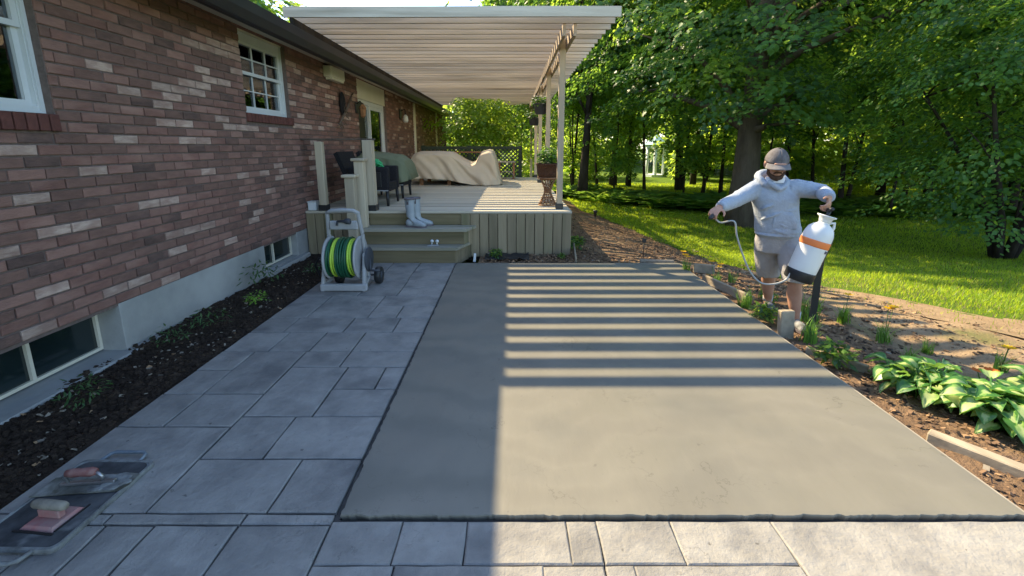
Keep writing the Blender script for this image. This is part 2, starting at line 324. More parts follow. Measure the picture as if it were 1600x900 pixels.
while yy <= 18.5:
    x0 = bed_x0(yy); x1 = edge_x(yy) + .10 * fbm(yy*1.3, 4.2) + .05
    rows.append([(x0 + (x1-x0)*j/44, yy, bed_z(x0 + (x1-x0)*j/44, yy) - (.05 if j == 44 else 0)) for j in range(45)]); yy += .12
nr = len(rows)
b.grid(rows)
for i in range(nr-1):
    for j in range(44):
        x, y, z = rows[i][j]; d = x - bed_x0(y)
        if y < 6.6 and d > .85 + .3*fbm(x*2.5, y*2.5, 1) + max(0, y-4)*.3: b.m[i*44+j] = 1
# the strip of bed between slab and deck
b.grid([[(-.46 + 1.33*i/24, 5.76 + .62*j/8, -.02 + .03*fbm(i*.4, j*.5, 3)) for i in range(25)] for j in range(9)])
M['bare'] = mat('bare_tan_soil', (.33,.235,.145), .95, .1, var=(.24,.165,.095), vscale=7, bump=.8, bscale=45, bdist=.02, var2=(.16,.15,.06), v2scale=1.8, v2range=(.56,.74))
tag(b.build('flower_bed_soil', [M['mulch'], M['bare']], fix=False), kind='structure')

def lbed_z(x, y): return -.005 + .022 * fbm(x*3, y*3, 7) + .014 * fbm(x*11, y*11, 2) - .02 * max(0, (x + 2.32) / .1 if x > -2.32 else 0)
b = MB(); b.grid([[(-3.0 + .77*i/30, -1 + 7.4*j/190, lbed_z(-3.0 + .77*i/30, -1 + 7.4*j/190)) for i in range(31)] for j in range(191)])
tag(b.build('planting_bed_soil', M['soil'], fix=False), kind='structure')

def chips(name, pts, size, mats, seed, flat=.35, wts=None, aspect=(1.2, 3.5)):
    g = np.random.default_rng(seed); n = len(pts); P = np.array(pts)
    L = g.uniform(size[0], size[1], n) * .5; a = g.uniform(*aspect, n); Wd = L / a; H = Wd * flat * g.uniform(.6, 1.4, n)
    ang = g.uniform(0, 2*np.pi, n); til = g.normal(0, .35, n); rol = g.normal(0, .3, n)
    d = np.stack([np.cos(ang)*np.cos(til), np.sin(ang)*np.cos(til), np.sin(til)], 1)
    s = np.stack([-np.sin(ang), np.cos(ang), 0*ang], 1); u = np.cross(d, s)
    s2 = s*np.cos(rol)[:,None] + u*np.sin(rol)[:,None]; u2 = np.cross(d, s2)
    V = []
    for sx, sy, sz, k in ((-1,-1,-1,.8),(1,-1,-1,.6),(1,1,-1,.9),(-1,1,-1,.7),(-1,-1,1,.7),(1,-1,1,.5),(1,1,1,.8),(-1,1,1,.6)):
        V.append(P + d*(sx*L*(k+.2))[:,None] + s2*(sy*Wd)[:,None] + u2*(sz*H)[:,None])
    V = np.stack(V, 1).reshape(-1, 3)
    F = np.array([(0,3,2,1),(4,5,6,7),(0,1,5,4),(1,2,6,5),(2,3,7,6),(3,0,4,7)])
    F = (np.arange(n)[:,None,None]*8 + F[None]).reshape(-1, 4)
    mi = np.repeat(g.choice(len(mats), n, p=wts), 6)
    return tag(link(name, npmesh(name, V, F, mats, mi)), kind='stuff')
rr = random.Random(3); pts = []
while len(pts) < 15000:
    y = 1.2 + 12*rr.random()**1.4
    x0 = bed_x0(y); e = edge_x(y); x = rr.uniform(x0, e + .25)
    if rr.random() > 1.15 - .6*max(0, (x - x0)/(e - x0))**2: continue
    if y < 6.5 and x - x0 > .75 + .25*fbm(x*2, y*2, 1) and rr.random() > .24 + .14*max(0, y-3): continue
    if fbm(x*1.5, y*1.5, 9) < -.28: continue
    pts.append((x, y, bed_z(x, y) + rr.uniform(0, .012)))
for i in range(900): 
    x, y = rr.uniform(-.4, .86), rr.uniform(5.8, 6.3); pts.append((x, y, .0 + rr.uniform(-.01, .02)))
chips('mulch_chips', pts, (.010, .042), [M['chipb'], M['chipt'], M['bark'], M['chipw']], 1, wts=[.55,.27,.15,.03], flat=.25)
pts = []
for i in range(9000):
    x, y = rr.uniform(-2.96, -2.26), rr.uniform(.9, 6.1); pts.append((x, y, lbed_z(x, y)))
chips('soil_crumbs', pts, (.008, .035), [M['soil']], 2, flat=.9, aspect=(1, 1.6))
pts = []
while len(pts) < 420:
    x, y = rr.uniform(-2.95, -2.27), rr.uniform(.9, 6.0)
    if fbm(x*2.5, y*2.5, 5) > -.12 + .3*rr.random()-.15: pts.append((x, y, lbed_z(x, y) + .008))
chips('pale_chips', pts, (.010, .034), [M['chipw'], M['chipt']], 3, flat=.3, wts=[.8,.2], aspect=(1.1, 2.2))

# ------------------------------------------------------------------ patio and slab
b = MB(); b.box(-2.235, -.735, .2, 5.86, -.16, -.016); b.box(-.735, 3.3, .2, 1.602, -.16, -.0165)
patio = tag(b.build('patio', M['joint']), kind='structure')
def slab_piece(x0, x1, y0, y1, gap=.0045):
    g = lambda a: a + rr.uniform(-.0022, .0022); j = rr.uniform(-.0012, .0012)
    t = MB(); nx = max(2, int((x1-x0)/.1)); ny = max(2, int((y1-y0)/.1)); x0, x1, y0, y1 = x0+gap, x1-gap, y0+gap, y1-gap
    per = [(x0+(x1-x0)*i/nx, y0) for i in range(nx)] + [(x1, y0+(y1-y0)*i/ny) for i in range(ny)] + [(x1-(x1-x0)*i/nx, y1) for i in range(nx)] + [(x0, y1-(y1-y0)*i/ny) for i in range(ny)]
    per = [(g(x), g(y)) for x, y in per]; n = len(per); cx, cy = (x0+x1)/2, (y0+y1)/2; vs = []
    for (ins, z) in ((0, -.02), (0, -.005+j), (.006, j)):
        vs += [(x + (ins if x < cx else -ins)*(abs(x-cx) > (x1-x0)/2-.012), y + (ins if y < cy else -ins)*(abs(y-cy) > (y1-y0)/2-.012), z) for x, y in per]
    fs = [(a*n+i, a*n+(i+1)%n, (a+1)*n+(i+1)%n, (a+1)*n+i) for a in (0,1) for i in range(n)] + [tuple(2*n+i for i in range(n))]
    t.add(vs, fs); t.build('paving_slab', M['stamp'], patio, fix=False)
SL = [(-2.235,-1.9,.6,1.565),(-1.9,-1.693,.6,1.565),(-1.693,-1.492,.6,1.565),(-1.492,-1.142,.6,1.565),(-1.142,-.757,.6,1.565),
 (-2.235,-1.715,1.565,1.624),(-1.715,-1.14,1.565,1.624),(-1.14,-.757,1.565,1.624),
 (-1.584,-1.06,1.624,1.962),(-1.06,-.757,1.624,1.962),(-2.235,-1.584,1.624,2.223),
 (-1.584,-1.265,1.962,2.32),(-1.265,-.757,1.962,2.32),(-1.173,-.757,2.32,2.62),(-1.584,-1.173,2.32,2.91),
 (-2.235,-1.97,2.223,2.56),(-1.97,-1.584,2.223,2.56),(-1.977,-1.584,2.56,3.155),(-2.235,-1.977,2.56,2.869),(-2.235,-1.977,2.869,3.155),
 (-1.173,-.9,2.62,2.91),(-.9,-.757,2.62,2.91),(-1.584,-1.241,2.91,3.153),(-1.241,-.757,2.91,3.153),
 (-2.235,-1.885,3.155,3.512),(-1.885,-1.567,3.155,3.512),(-1.567,-1.241,3.153,3.512),(-1.241,-.757,3.153,3.512),
 (-2.235,-1.95,3.512,3.84),(-1.95,-1.443,3.512,3.84),(-1.443,-1.02,3.512,3.84),(-1.02,-.757,3.512,3.84),
 (-1.335,-1.07,3.84,4.142),(-1.07,-.757,3.84,4.142),(-1.335,-.757,4.142,4.44),(-2.235,-1.9,3.84,4.44),(-1.9,-1.335,3.84,4.44),
 (-2.235,-1.635,4.44,5.016),(-1.635,-1.22,4.44,5.016),(-1.22,-.757,4.44,4.72),(-1.22,-.757,4.72,5.016),
 (-2.235,-1.6,5.016,5.86),(-1.6,-1.235,5.016,5.86),(-1.235,-.757,5.016,5.4),(-1.235,-.757,5.4,5.86),
 (-.757,-.46,1.383,1.585),(-.46,-.187,1.383,1.585),(-.187,.229,1.383,1.585),(.229,.352,1.383,1.585),(.352,.663,1.383,1.585),(.663,1.09,1.383,1.585),
 (-.757,-.445,.6,1.383),(-.445,.118,.6,1.383),(.118,.348,.6,1.383),(.348,.46,.6,1.383),(.46,1.09,.6,1.383),(1.09,3.28,.6,1.585)]
for q in SL: slab_piece(*q, gap=.0045 if q[0] < -.76 else .0022)

# the freshly poured slab: wobbly hand-cut edges
b = MB(); n = 240
def wob(t, s, a): return a * fbm(t*6, s) + a*.7 * fbm(t*23, s+3) + a*.3 * fbm(t*70, s+5)
per = [(-.732 + (2.2+.732)*i/n, 1.602 + wob(i/n*5, 1, .008)) for i in range(n)] + [(2.2 + .035*i/n, 1.602 + 4.14*i/n) for i in range(n)] + \
      [(2.235 - (2.235+.735)*i/n, 5.745 + wob(i/n, 2, .006)) for i in range(n)] + [(-.744 + .010*i/n + wob(i/n*7, 5, .008), 5.745 - 4.14*i/n) for i in range(n)]
k = len(per); cx, cy = .74, 3.7; vs = []
for ins, z in ((.03, -.14), (.0, .004), (.002, .0095), (.02, .0105)):
    vs += [(x + (cx-x)*ins/1.5, y + (cy-y)*ins/2.1, z) for x, y in per]
b.add(vs, [(a*k+i, a*k+(i+1)%k, (a+1)*k+(i+1)%k, (a+1)*k+i) for a in range(3) for i in range(k)] + [tuple(3*k+i for i in range(k))])
tag(b.build('concrete_slab', M['slab'], fix=False), kind='structure')
f = MB(); f.obox((2.212, 1.62, -.058), (2.246, 5.75, -.058), .014, .12); 
t = thing('form_board', 'long thin timber form strip along the right side of the fresh slab', 'form board', (2.25, 3.6, -.1))
f.build('strip', M['timber'], t)

# ------------------------------------------------------------------ house
house = thing('brick_house', 'long brick bungalow with white windows running down the left side', 'house', (-3.0, 7, 0))
WX = -2.97; WD = .10
HOLES = [(1.88, 2.978, 1.754, 2.83), (5.14, 6.145, 1.92, 2.83), (8.87, 10.79, .634, 2.83)]   # y0,y1,z0,z1
SILLS = [(1.85, 2.985, 1.644, 1.754), (5.11, 6.18, 1.82, 1.92)]
b = MB(); bx = WX - .012
cuts = [-6] + [v for h in HOLES for v in h[:2]] + [20.5]
for y0, y1 in zip(cuts, cuts[1:]):
    h = [q for q in HOLES if abs(q[0]-y0) < 1e-6]
    if h: b.box(bx-.2, bx, y0-.001, y1+.001, .36, h[0][2]-.001); b.box(bx-.2, bx, y0, y1, 2.83, 2.9)
    else: b.box(bx-.2, bx, y0, y1, .362, 2.9)
b.box(bx-8, bx, 20.3, 20.49, 0, 2.9); b.box(bx-8, bx, -6, -5.8, 0, 2.9); b.box(bx-8.2, bx-8, -6, 20.5, 0, 2.9)
wall = b.build('wall', M['mortar'], house)
def brick_shape(w, h, jt, bev=.004):
    t = MB(); q = lambda: rr.uniform(-.0025, .0025)*jt; xs_ = rr.uniform(-.003, .003)*jt
    o = [(-w/2, -h/2), (w/2, -h/2), (w/2, h/2), (-w/2, h/2)]
    t.add([(-WD, y, z) for y, z in o] + [(-bev+xs_, y, z) for y, z in o] + [(xs_ + q()*.6, y*(1-2*bev/w)+q(), z*(1-2*bev/h)+q()*.5) for y, z in o],
          [(i, (i+1)%4, 4+(i+1)%4, 4+i) for i in range(4)] + [(4+i, 4+(i+1)%4, 8+(i+1)%4, 8+i) for i in range(4)] + [(8,9,10,11)])
    return t
CH = .0738; BL = .219
variants = {m: [brick_shape(BL-.011, CH-.012, 1).mesh('brick', BR[m]) for _ in range(4)] for m in range(5)}
cand = []; rb = random.Random(21)
def in_hole(y, z):
    for (a, c, d, e) in HOLES:
        if a - 1e-4 < y < c + 1e-4 and d - .03 < z < e: return (a, c)
    for (a, c, d, e) in SILLS:
        if a < y < c and d - .02 < z < e + .01: return (a, c)
for kz in range(34):
    z = .38 + CH*(kz + .5)
    if z > 2.86: break
    y = -1.0 + (kz % 2)*BL/2 + rb.uniform(-.012, .012); prev_pale = False
    while y < 20.4:
        y0, y1 = y, y + BL; y += BL
        p = rb.random(); pale = p < (.30 if prev_pale else .115)
        m = 3 if pale else (2 if p < .24 else (1 if p < .56 else (4 if p < .70 else 0))); prev_pale = pale
        segs = [(y0, y1)]
        for (a, c, d, e) in HOLES + SILLS:
            if d - .03 < z < e + .005 and y1 > a and y0 < c:
                segs = [s for s in ((y0, a), (c, y1)) if s[1] - s[0] > .035] if y0 < a or y1 > c else []
        for s0, s1 in segs:
            if z < .62 and s0 > 6.4: continue
            cand.append((s0, s1, z, m))
def view_px(y, z):
    th = math.atan(143/690); zc = y*math.cos(th) + (1.55-z)*math.sin(th)
    if zc < .3: return None
    return 800 + 690*WX/zc, 371 + 690*((1.55-z)*math.cos(th) - y*math.sin(th))/zc
near, rest = [], []
for c in cand:
    p = view_px(c[1], c[2]); (near if p and p[0] > 0 and -15 < p[1] < 900 else rest).append(c)
near.sort(key=lambda c: -(view_px(c[0], c[2]) is not None) + c[0]*.9 + abs(c[2]-1.4)*.1); rest += near[300:]; near = near[:300]
for s0, s1, z, m in near:
    full = abs((s1-s0) - BL) < 1e-6
    me = rb.choice(variants[m]) if full else brick_shape(s1-s0-.011, CH-.012, 1).mesh('brick', BR[m])
    o = link('brick', me, wall, Vector((WX + rb.uniform(-.002, .002), (s0+s1)/2 + rb.uniform(-.002,.002), z)))
b = MB(); loose = {}
for s0, s1, z, m in rest:
    t = brick_shape(s1-s0-.011, CH-.012, .8); t_m = m
    b.add([(p[0] + WX, p[1] + (s0+s1)/2, p[2] + z) for p in t.v], t.f, m)
tag(b.build('far_bricks', BR, wall, fix=False), kind='stuff')
# rowlock sills: one header brick after another
for (a, c, d, e) in SILLS:
    n = round((c-a)/.073); st = (c-a)/n; t = MB(); t.box(-.10, .022, -st/2+.005, st/2-.005, d-e+.004, 0, 0, .004); me = t.mesh('sill_brick', M['sillbrick'])
    for i in range(n): link('sill_brick', me, wall, Vector((WX, a + st*(i+.5), e - .004)))
    t = MB(); t.box(-.11+WX, WX-.004, a, c, d, e-.012); t.build('sill_mortar', M['mortar'], wall)
# foundation with the two basement window openings
b = MB(); fx = WX - .006
BW = [(1.55, 3.171), (5.17, 5.98)]
cuts = [-6, 1.55, 3.171, 5.17, 5.98, 20.5]
for i, (y0, y1) in enumerate(zip(cuts, cuts[1:])):
    if i in (1, 3): b.box(fx-.3, fx-.0, y0, y1, -.4, .0 if i == 1 else .055)
    else: b.box(fx-.3, fx, y0, y1, -.4, .379, 0, .004)
b.box(fx, fx+.085, 1.2, 3.45, -.4, .012, 0, .01); b.box(fx, fx+.07, 5.1, 6.2, -.4, .05, 0, .01)
b.build('foundation', M['found'], house)
def basement(y0, y1, z0, z1, x, mull):
    w_ = MB(); t = .022
    for q in ((y0, y1, z0, z0+t), (y0, y1, z1-t, z1)): w_.box(x-.04, x, *q)
    for yq in [y0, y1-t] + mull: w_.box(x-.04, x+.001, yq, yq+t, z0+t*.5, z1-t*.5)
    fr = w_.build('basement_window', M['cream'], house)
    ys_ = [y0] + mull + [y1-t]
    for a, c in zip(ys_, ys_[1:]):
        g = MB(); g.box(x-.026, x-.022, a+t, c, z0+t, z1-t); g.build('pane', M['glassb'], fr)
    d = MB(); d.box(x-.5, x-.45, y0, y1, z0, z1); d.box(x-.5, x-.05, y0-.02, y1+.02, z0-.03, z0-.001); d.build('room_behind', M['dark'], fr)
basement(1.56, 3.168, .015, .365, -3.155, [2.66]); basement(5.175, 5.978, .07, .372, -3.06, [5.5])
def dh_window(y0, y1, z0, z1, munt, blinds):
    x = WX - .07; w_ = MB(); t = .036
    w_.box(x-.09, x, y0+.002, y0+t, z0, z1); w_.box(x-.09, x, y1-t, y1-.002, z0, z1); w_.box(x-.09, x+.001, y0+t, y1-t, z0, z0+.045); w_.box(x-.09, x+.001, y0+t, y1-t, z1-.09, z1)
    w_.box(x-.02, x+.012, y0+.002, y1-.002, z0-.02, z0+.012)
    w_.box(x+.001, x+.012, y0+.002, y0+.028, z0+.012, z1); w_.box(x+.001, x+.012, y1-.028, y1-.002, z0+.012, z1)
    fr = w_.build('window', M['white'], house); zm = (z0 + z1)/2 + .01
    for (za, zb, xx) in ((zm-.02, z1-.09, x-.006), (z0+.045, zm+.02, x-.03)):
        s_ = MB(); a, c = y0+t+.001, y1-t-.001; st = .036
        s_.box(xx-.03, xx, a, a+st, za, zb); s_.box(xx-.03, xx, c-st, c, za, zb); s_.box(xx-.03, xx+.001, a+st, c-st, za, za+st); s_.box(xx-.03, xx+.001, a+st, c-st, zb-st, zb)
        if munt:
            for i in (1, 2): yq = a+st + (c-a-2*st)*i/3; s_.box(xx-.019, xx-.004, yq-.0065, yq+.0065, za+st, zb-st)
            zq = (za+zb)/2; s_.box(xx-.018, xx-.005, a+st, c-st, zq-.0065, zq+.0065)
        s_.build('sash', M['white'], fr)
        g = MB(); g.box(xx-.027, xx-.022, a+st, c-st, za+st, zb-st); g.build('pane', M['glass'], fr)
    if blinds:
        b_ = MB(); zz = z1-.1
        while zz > blinds: b_.obox((x-.14, y0+.07, zz), (x-.14, y1-.07, zz), .03, .003, up=(1,0,.45)); zz -= .026
        b_.build('blind', M['blind'], fr)
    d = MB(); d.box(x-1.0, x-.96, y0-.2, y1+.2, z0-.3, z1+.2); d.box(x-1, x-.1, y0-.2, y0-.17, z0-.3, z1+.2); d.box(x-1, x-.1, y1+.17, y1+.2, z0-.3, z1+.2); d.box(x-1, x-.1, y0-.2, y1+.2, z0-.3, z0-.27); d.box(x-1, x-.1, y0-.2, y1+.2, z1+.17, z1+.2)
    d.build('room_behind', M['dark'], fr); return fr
dh_window(1.88, 2.978, 1.754, 2.80, False, 1.86); w2 = dh_window(5.14, 6.145, 1.92, 2.80, True, 2.36)
o = MB(); 
for q in (5.45, 5.62): o.ell((-3.2, q, 2.06), (.03,.05,.055)); o.tube([(-3.2,q,1.99),(-3.2,q,1.9)], .02)
o.build('sill_ornament', M['cream'], w2)
for q in ((WX-.05, 1.88, 2.978, 2.802), (WX-.05, 5.14, 6.145, 2.802), (WX-.02, 8.87, 10.79, 2.46)):
    b = MB(); b.box(WX-.09, q[0], q[1], q[2], q[3], 2.83); b.build('header_board', M['cream'], house)
# patio door
dr = MB(); x = WX-.06
dr.box(x-.1, x, 8.872, 8.94, .634, 2.46); dr.box(x-.1, x, 10.7, 10.788, .634, 2.46); dr.box(x-.1, x+.001, 8.94, 10.7, 2.38, 2.46); dr.box(x-.1, x+.02, 8.94, 10.7, .634, .68)
door = dr.build('patio_door', M['white'], house)
for (a, c, xx) in ((8.94, 9.85, x-.06), (9.79, 10.7, x-.02)):
    s_ = MB(); st = .07
    s_.box(xx-.035, xx, a, a+st, .68, 2.38); s_.box(xx-.035, xx, c-st, c, .68, 2.38); s_.box(xx-.035, xx+.001, a+st, c-st, .68, .77); s_.box(xx-.035, xx+.001, a+st, c-st, 2.31, 2.38); s_.build('sliding_panel', M['white'], door)
    g = MB(); g.box(xx-.02, xx-.015, a+st, c-st, .77, 2.31); g.build('pane', M['glass'], door)
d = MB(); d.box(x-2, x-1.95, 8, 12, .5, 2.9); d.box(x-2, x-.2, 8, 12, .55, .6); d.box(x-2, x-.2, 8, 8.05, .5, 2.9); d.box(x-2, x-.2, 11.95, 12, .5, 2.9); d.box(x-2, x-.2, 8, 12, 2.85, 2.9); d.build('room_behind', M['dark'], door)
t = MB(); t.box(WX-.07, WX-.035, 8.88, 9.3, .7, 2.4); t.build('screen_door', M['black'], door)
for y in (13.8, 17.7):
    t = MB(); t.box(WX-.02, WX+.05, y-.05, y+.05, .64, 2.8, 0, .006); t.build('trim_board', M['cream'], house)
# eaves, gutter, roof
b = MB(); b.box(WX-.1, -2.56, -6, 20.7, 2.835, 2.86); b.build('soffit', M['soffit'], house)
b = MB(); b.box(-2.575, -2.55, -6, 20.7, 2.70, 2.862)
b.grid([[(-2.548 + .1*a + .0, y, zz) for a, zz in ((0,2.86),(0,2.705),(.35,2.69),(.75,2.70),(1,2.78),(1.02,2.875),(.9,2.875),(.88,2.79),(.1,2.72))] for y in (-6, 20.7)], 0, False)
b.build('gutter', M['gutter'], house)
rf = MB(); rf.add([(-2.46,-6.2,2.885),(-2.46,20.9,2.885),(-7,20.9,4.4),(-7,-6.2,4.4),(-11.5,20.9,2.885),(-11.5,-6.2,2.885),(-2.46,-6.2,2.86),(-2.46,20.9,2.86),(-11.5,20.9,2.86),(-11.5,-6.2,2.86)],
   [(0,1,2,3),(3,2,4,5),(6,9,8,7),(0,6,7,1),(5,4,8,9),(0,3,5,9,6),(1,7,8,4,2)])
roof = rf.build('roof', M['shingle'], house)
t = MB(); t.box(WX, WX+.13, 7.32, 7.9, 2.62, 2.79, 0, .012); t.box(WX+.02, WX+.12, 7.36, 7.86, 2.585, 2.62); t.build('vent_hood', M['cream'], house)

# ------------------------------------------------------------------ deck
DZ = .634; DY = 6.30; DX = .86
deck = thing('wooden_deck', 'raised weathered wooden deck with steps and vertical board skirting beside the brick house', 'deck', (-1, 9, 0))
rd = random.Random(5)
y = DY - .025; t = MB(); t.box(-(DX+2.965)/2, (DX+2.965)/2, 0, .134, -.034, 0, 0, .004); me = t.mesh('deck_board', W['deck'])
while y < 13.25:
    link('deck_board', me, deck, Vector(((DX-2.965)/2, y, DZ + rd.uniform(-.0015, .0015))) - deck.location); y += .14
t = MB(); t.box(-2.96, DX-.03, DY+.03, 13.2, .36, DZ-.036); t.box(-2.96, DX-.03, DY+.03, DY+.07, -.1, .36); t.build('joists', M['bark'], deck)
t = MB(); t.box(-2.962, DX-.02, DY-.004, DY+.03, DZ-.1, DZ-.036, 0, .003); t.build('rim_board', W['step'], deck)
def skirt(x0, x1, y, z1, n, wname='skirt', axis='x'):
    st = (x1-x0)/n
    for i in range(n):
        t = MB(); z0 = rd.uniform(-.06, -.03); a = x0 + st*i + .004; c = x0 + st*(i+1) - .004; yo = rd.uniform(-.004, .003)
        if axis == 'x': t.box(a, c, y+yo-.02, y+yo, z0, z1, 0, .004)
        else: t.box(y+yo-.02, y+yo, a, c, z0, z1, 0, .004)
        t.build('skirting_board', W[wname], deck)
skirt(-.735, .855, DY-.008, DZ-.038, 12); skirt(-2.962, -2.07, DY-.008, DZ-.038, 7); skirt(DY, 13.2, DX-.004, DZ-.038, 50, axis='y')
def prism(poly, z0, z1, m, name, parent):
    t = MB(); n = len(poly); t.add([(x, y, z0) for x, y in poly] + [(x, y, z1) for x, y in poly], [tuple(range(n))[::-1], tuple(range(n, 2*n))] + [(i, (i+1)%n, n+(i+1)%n, n+i) for i in range(n)])
    return t.build(name, m, parent)
for z, y0_, y1_, xa, xb in ((.214, 5.75, 6.12, -.735, -.60), (.43, 5.95, 6.315, -.63, -.50)):
    ym = (y0_+y1_)/2; xm = (xa+xb)/2
    prism([(-2.06,y0_),(xa,y0_),(xm-.001,ym-.003),(-2.06,ym-.003)], z-.036, z, W['tread'], 'tread', deck); prism([(-2.06,ym+.003),(xm+.001,ym+.003),(xb,y1_),(-2.06,y1_)], z-.0362, z-.0005, W['tread'], 'tread', deck)
    zl = -.05 if z < .3 else .215
    t = MB(); t.box(-2.05, xa-.035, y0_+.028, y0_+.052, zl, z-.038, 0, .003); t.build('riser', W['step'], deck)
    p0, p1 = Vector((xa-.032, y0_+.032)), Vector((xb-.03, y1_+.1)); nb = 4 if z < .3 else 3
    for k in range(nb):
        q0, q1 = p0.lerp(p1, (k+.04)/nb), p0.lerp(p1, (k+.96)/nb); d_ = (q1-q0).normalized(); nn_ = Vector((-d_.y, d_.x))*.02
        if q1.y > DY - .01: q1 = q0.lerp(q1, max(.05, (DY-.012-q0.y)/(q1.y-q0.y)))
        if q0.y < DY - .02: prism([tuple(q0), tuple(q1), tuple(q1+nn_), tuple(q0+nn_)], -.05 if z < .3 else .16, z-.038, W['skirt'], 'skirting_board', deck)
t = MB(); t.box(-2.05, -.49, DY-.012, DY+.006, .434, DZ-.038, 0, .003); t.build('riser', W['step'], deck)
t = MB(); t.box(-2.0, -.8, 5.82, DY, -.1, .15); t.box(-2.0, -.7, 6.02, DY, .15, .37); t.build('step_frame', M['bark'], deck)

# railing posts at the left end and beside the steps
rail = thing('railing', 'weathered railing posts and capped step posts at the left front corner of the deck', 'railing', (-2.2, 6.3, DZ))
def post(x, y, z0, z1, w_, name='post', base=False, cap=False, m='newel'):
    t = MB(); t.box(x-w_/2, x+w_/2, y-w_/2, y+w_/2, z0+(.07 if base else 0), z1, 0, .006); p = t.build(name, W[m], rail)
    if base: t = MB(); t.box(x-w_/2-.012, x+w_/2+.012, y-w_/2-.012, y+w_/2+.012, z0+.001, z0+.085, 0, .006); t.build('post_base', M['blackm'], p)
    if cap: t = MB(); t.box(x-w_/2-.03, x+w_/2+.03, y-w_/2-.03, y+w_/2+.03, z1+.001, z1+.04, 0, .008); t.build('cap', W['newel'], p)
post(-2.72, 6.36, DZ, 1.61, .10, base=True); post(-2.03, 6.36, DZ, 1.63, .135, base=True)
post(-2.10, 6.16, .2, 1.345, .125, cap=True); post(-2.17, 5.96, -.02, 1.135, .125, cap=True)
t = MB(); t.box(-2.965, -1.93, 6.33, 6.39, 1.632, 1.652, 0, .004); t.build('top_rail', M['barkl'], rail)

# ------------------------------------------------------------------ pergola
perg = thing('pergola', 'large weathered pergola of close timber slats on four posts over the deck', 'pergola', (.71, 6.5, DZ))
n = 43; y0s = 5.47; pitch = .2665; zb = 3.0
for i in range(n):
    y = y0s + pitch*i; xr = 1.245 + rd.uniform(-.012, .012); h = .14
    t = MB(); k = 12; z0, z1 = zb, zb + (h if i else .112); bow = rd.uniform(-.008, .008); ph = rd.uniform(0, 6)
    rows = []
    for j in range(k+1):
        u = j/k; x = -2.62 + (xr+2.62)*u; dy = bow*math.sin(math.pi*u) + .003*math.sin(7*u+ph); dz = .004*math.sin(5*u+ph)
        rows.append([(x, y+dy, z0+dz), (x, y+dy+.038, z0+dz), (x, y+dy+.038, z1+dz), (x, y+dy, z1+dz)])
    t.grid([r_ + [r_[0]] for r_ in rows], 0, False); t.add([p for p in rows[0]], [(3,2,1,0)]); t.add([p for p in rows[-1]], [(0,1,2,3)])
    o = t.build('slat', W['perg'], perg, fix=True)
t = MB(); t.box(-2.56, -2.52, y0s+.01, y0s+pitch*(n-1)+.03, 2.865, 2.998, 0, .004); t.build('ledger', M['bark'], perg)
PY = [6.52, 8.85, 11.3, 13.22]
for x in (.635, .765):
    t = MB(); t.box(x-.019, x+.019, 5.75, y0s+pitch*(n-1)+.2, 2.858, 2.998, 0, .004); t.build('beam', W['beam'], perg)
for y in PY:
    t = MB(); t.box(.658, .742, y-.05, y+.05, DZ+.07, 2.995, 0, .006); p = t.build('post', W['post'], perg)
    t = MB(); t.box(.646, .754, y-.062, y+.062, DZ+.001, DZ+.085, 0, .006); t.build('post_base', M['blackm'], p)
y = 16.4; t = MB(); t.box(.658, .742, y-.05, y+.05, -.2, 2.995, 0, .006); t.build('post', W['post'], perg)

# ------------------------------------------------------------------ things on the deck
def drape(name, mats, prof, hem0, hem1, yf, yb, nfold, amp, seed, label, cat, loc):
    """a cover hung over furniture: prof gives (x, top height, front hem height)"""
    t = MB(); P = []; nu = 70; xs_ = [p[0] for p in prof]
    for i in range(nu+1):
        x = xs_[0] + (xs_[-1]-xs_[0])*i/nu
        zt = float(np.interp(x, xs_, [p[1] for p in prof])); zh = float(np.interp(x, xs_, [p[2] for p in prof])); u = i/nu
        row = []
        end = min(1, min(u, 1-u)*14)**.5
        for j in range(15):                     # front, hem to brim
            v = j/14; fold = amp*(1-v)**.8*(math.sin(nfold*6.28*(u - .22*(1-v)) + 1.2*fbm(u*2.5, v, seed)) + .45*math.sin(nfold*14*(u - .30*(1-v)) + 2*fbm(u*3, v, seed+2)))
            bulge = .10*(1-v)**1.5; zz = zh + (zt-zh)*(1-(1-v)**1.15)
            row.append((x + .05*(1-v)*(2*u-1) - .0, yf - bulge*end - fold*end + .05*(1-end), zz - (.06*v**6)))
        for j in range(1, 11):
            v = j/10; zz = zt + .012*fbm(u*3, v*2, seed) - .09*(v-.5)**2*0 - .06*(v**6)
            row.append((x, yf + (yb-yf)*v, zz + .02*math.sin(v*3.14)))
        for j in range(1, 8):
            v = j/7; row.append((x, yb + .08*v, zt - (zt-zh)*v))
        P.append(row)
    # close both ends by sinking them to the hem
    c0 = [(P[0][0][0]-.04*(1-abs(2*k/(len(P[0])-1)-1)), p[1], min(p[2], prof[0][2] + .02 + .0)) for k, p in enumerate(P[0])]
    c1 = [(P[-1][0][0]+.05*(1-abs(2*k/(len(P[0])-1)-1)), p[1], min(p[2], prof[-1][2] + .02)) for k, p in enumerate(P[-1])]
    t.grid([c0] + P + [c1]); o = t.mesh(name, mats)
    ob = link(name, o, None, Vector((0,0,0))); s_ = ob.modifiers.new('s', 'SUBSURF'); s_.levels = 1; s_.render_levels = 1
    so_ = ob.modifiers.new('t', 'SOLIDIFY'); so_.thickness = .006
    return tag(ob, label, cat)
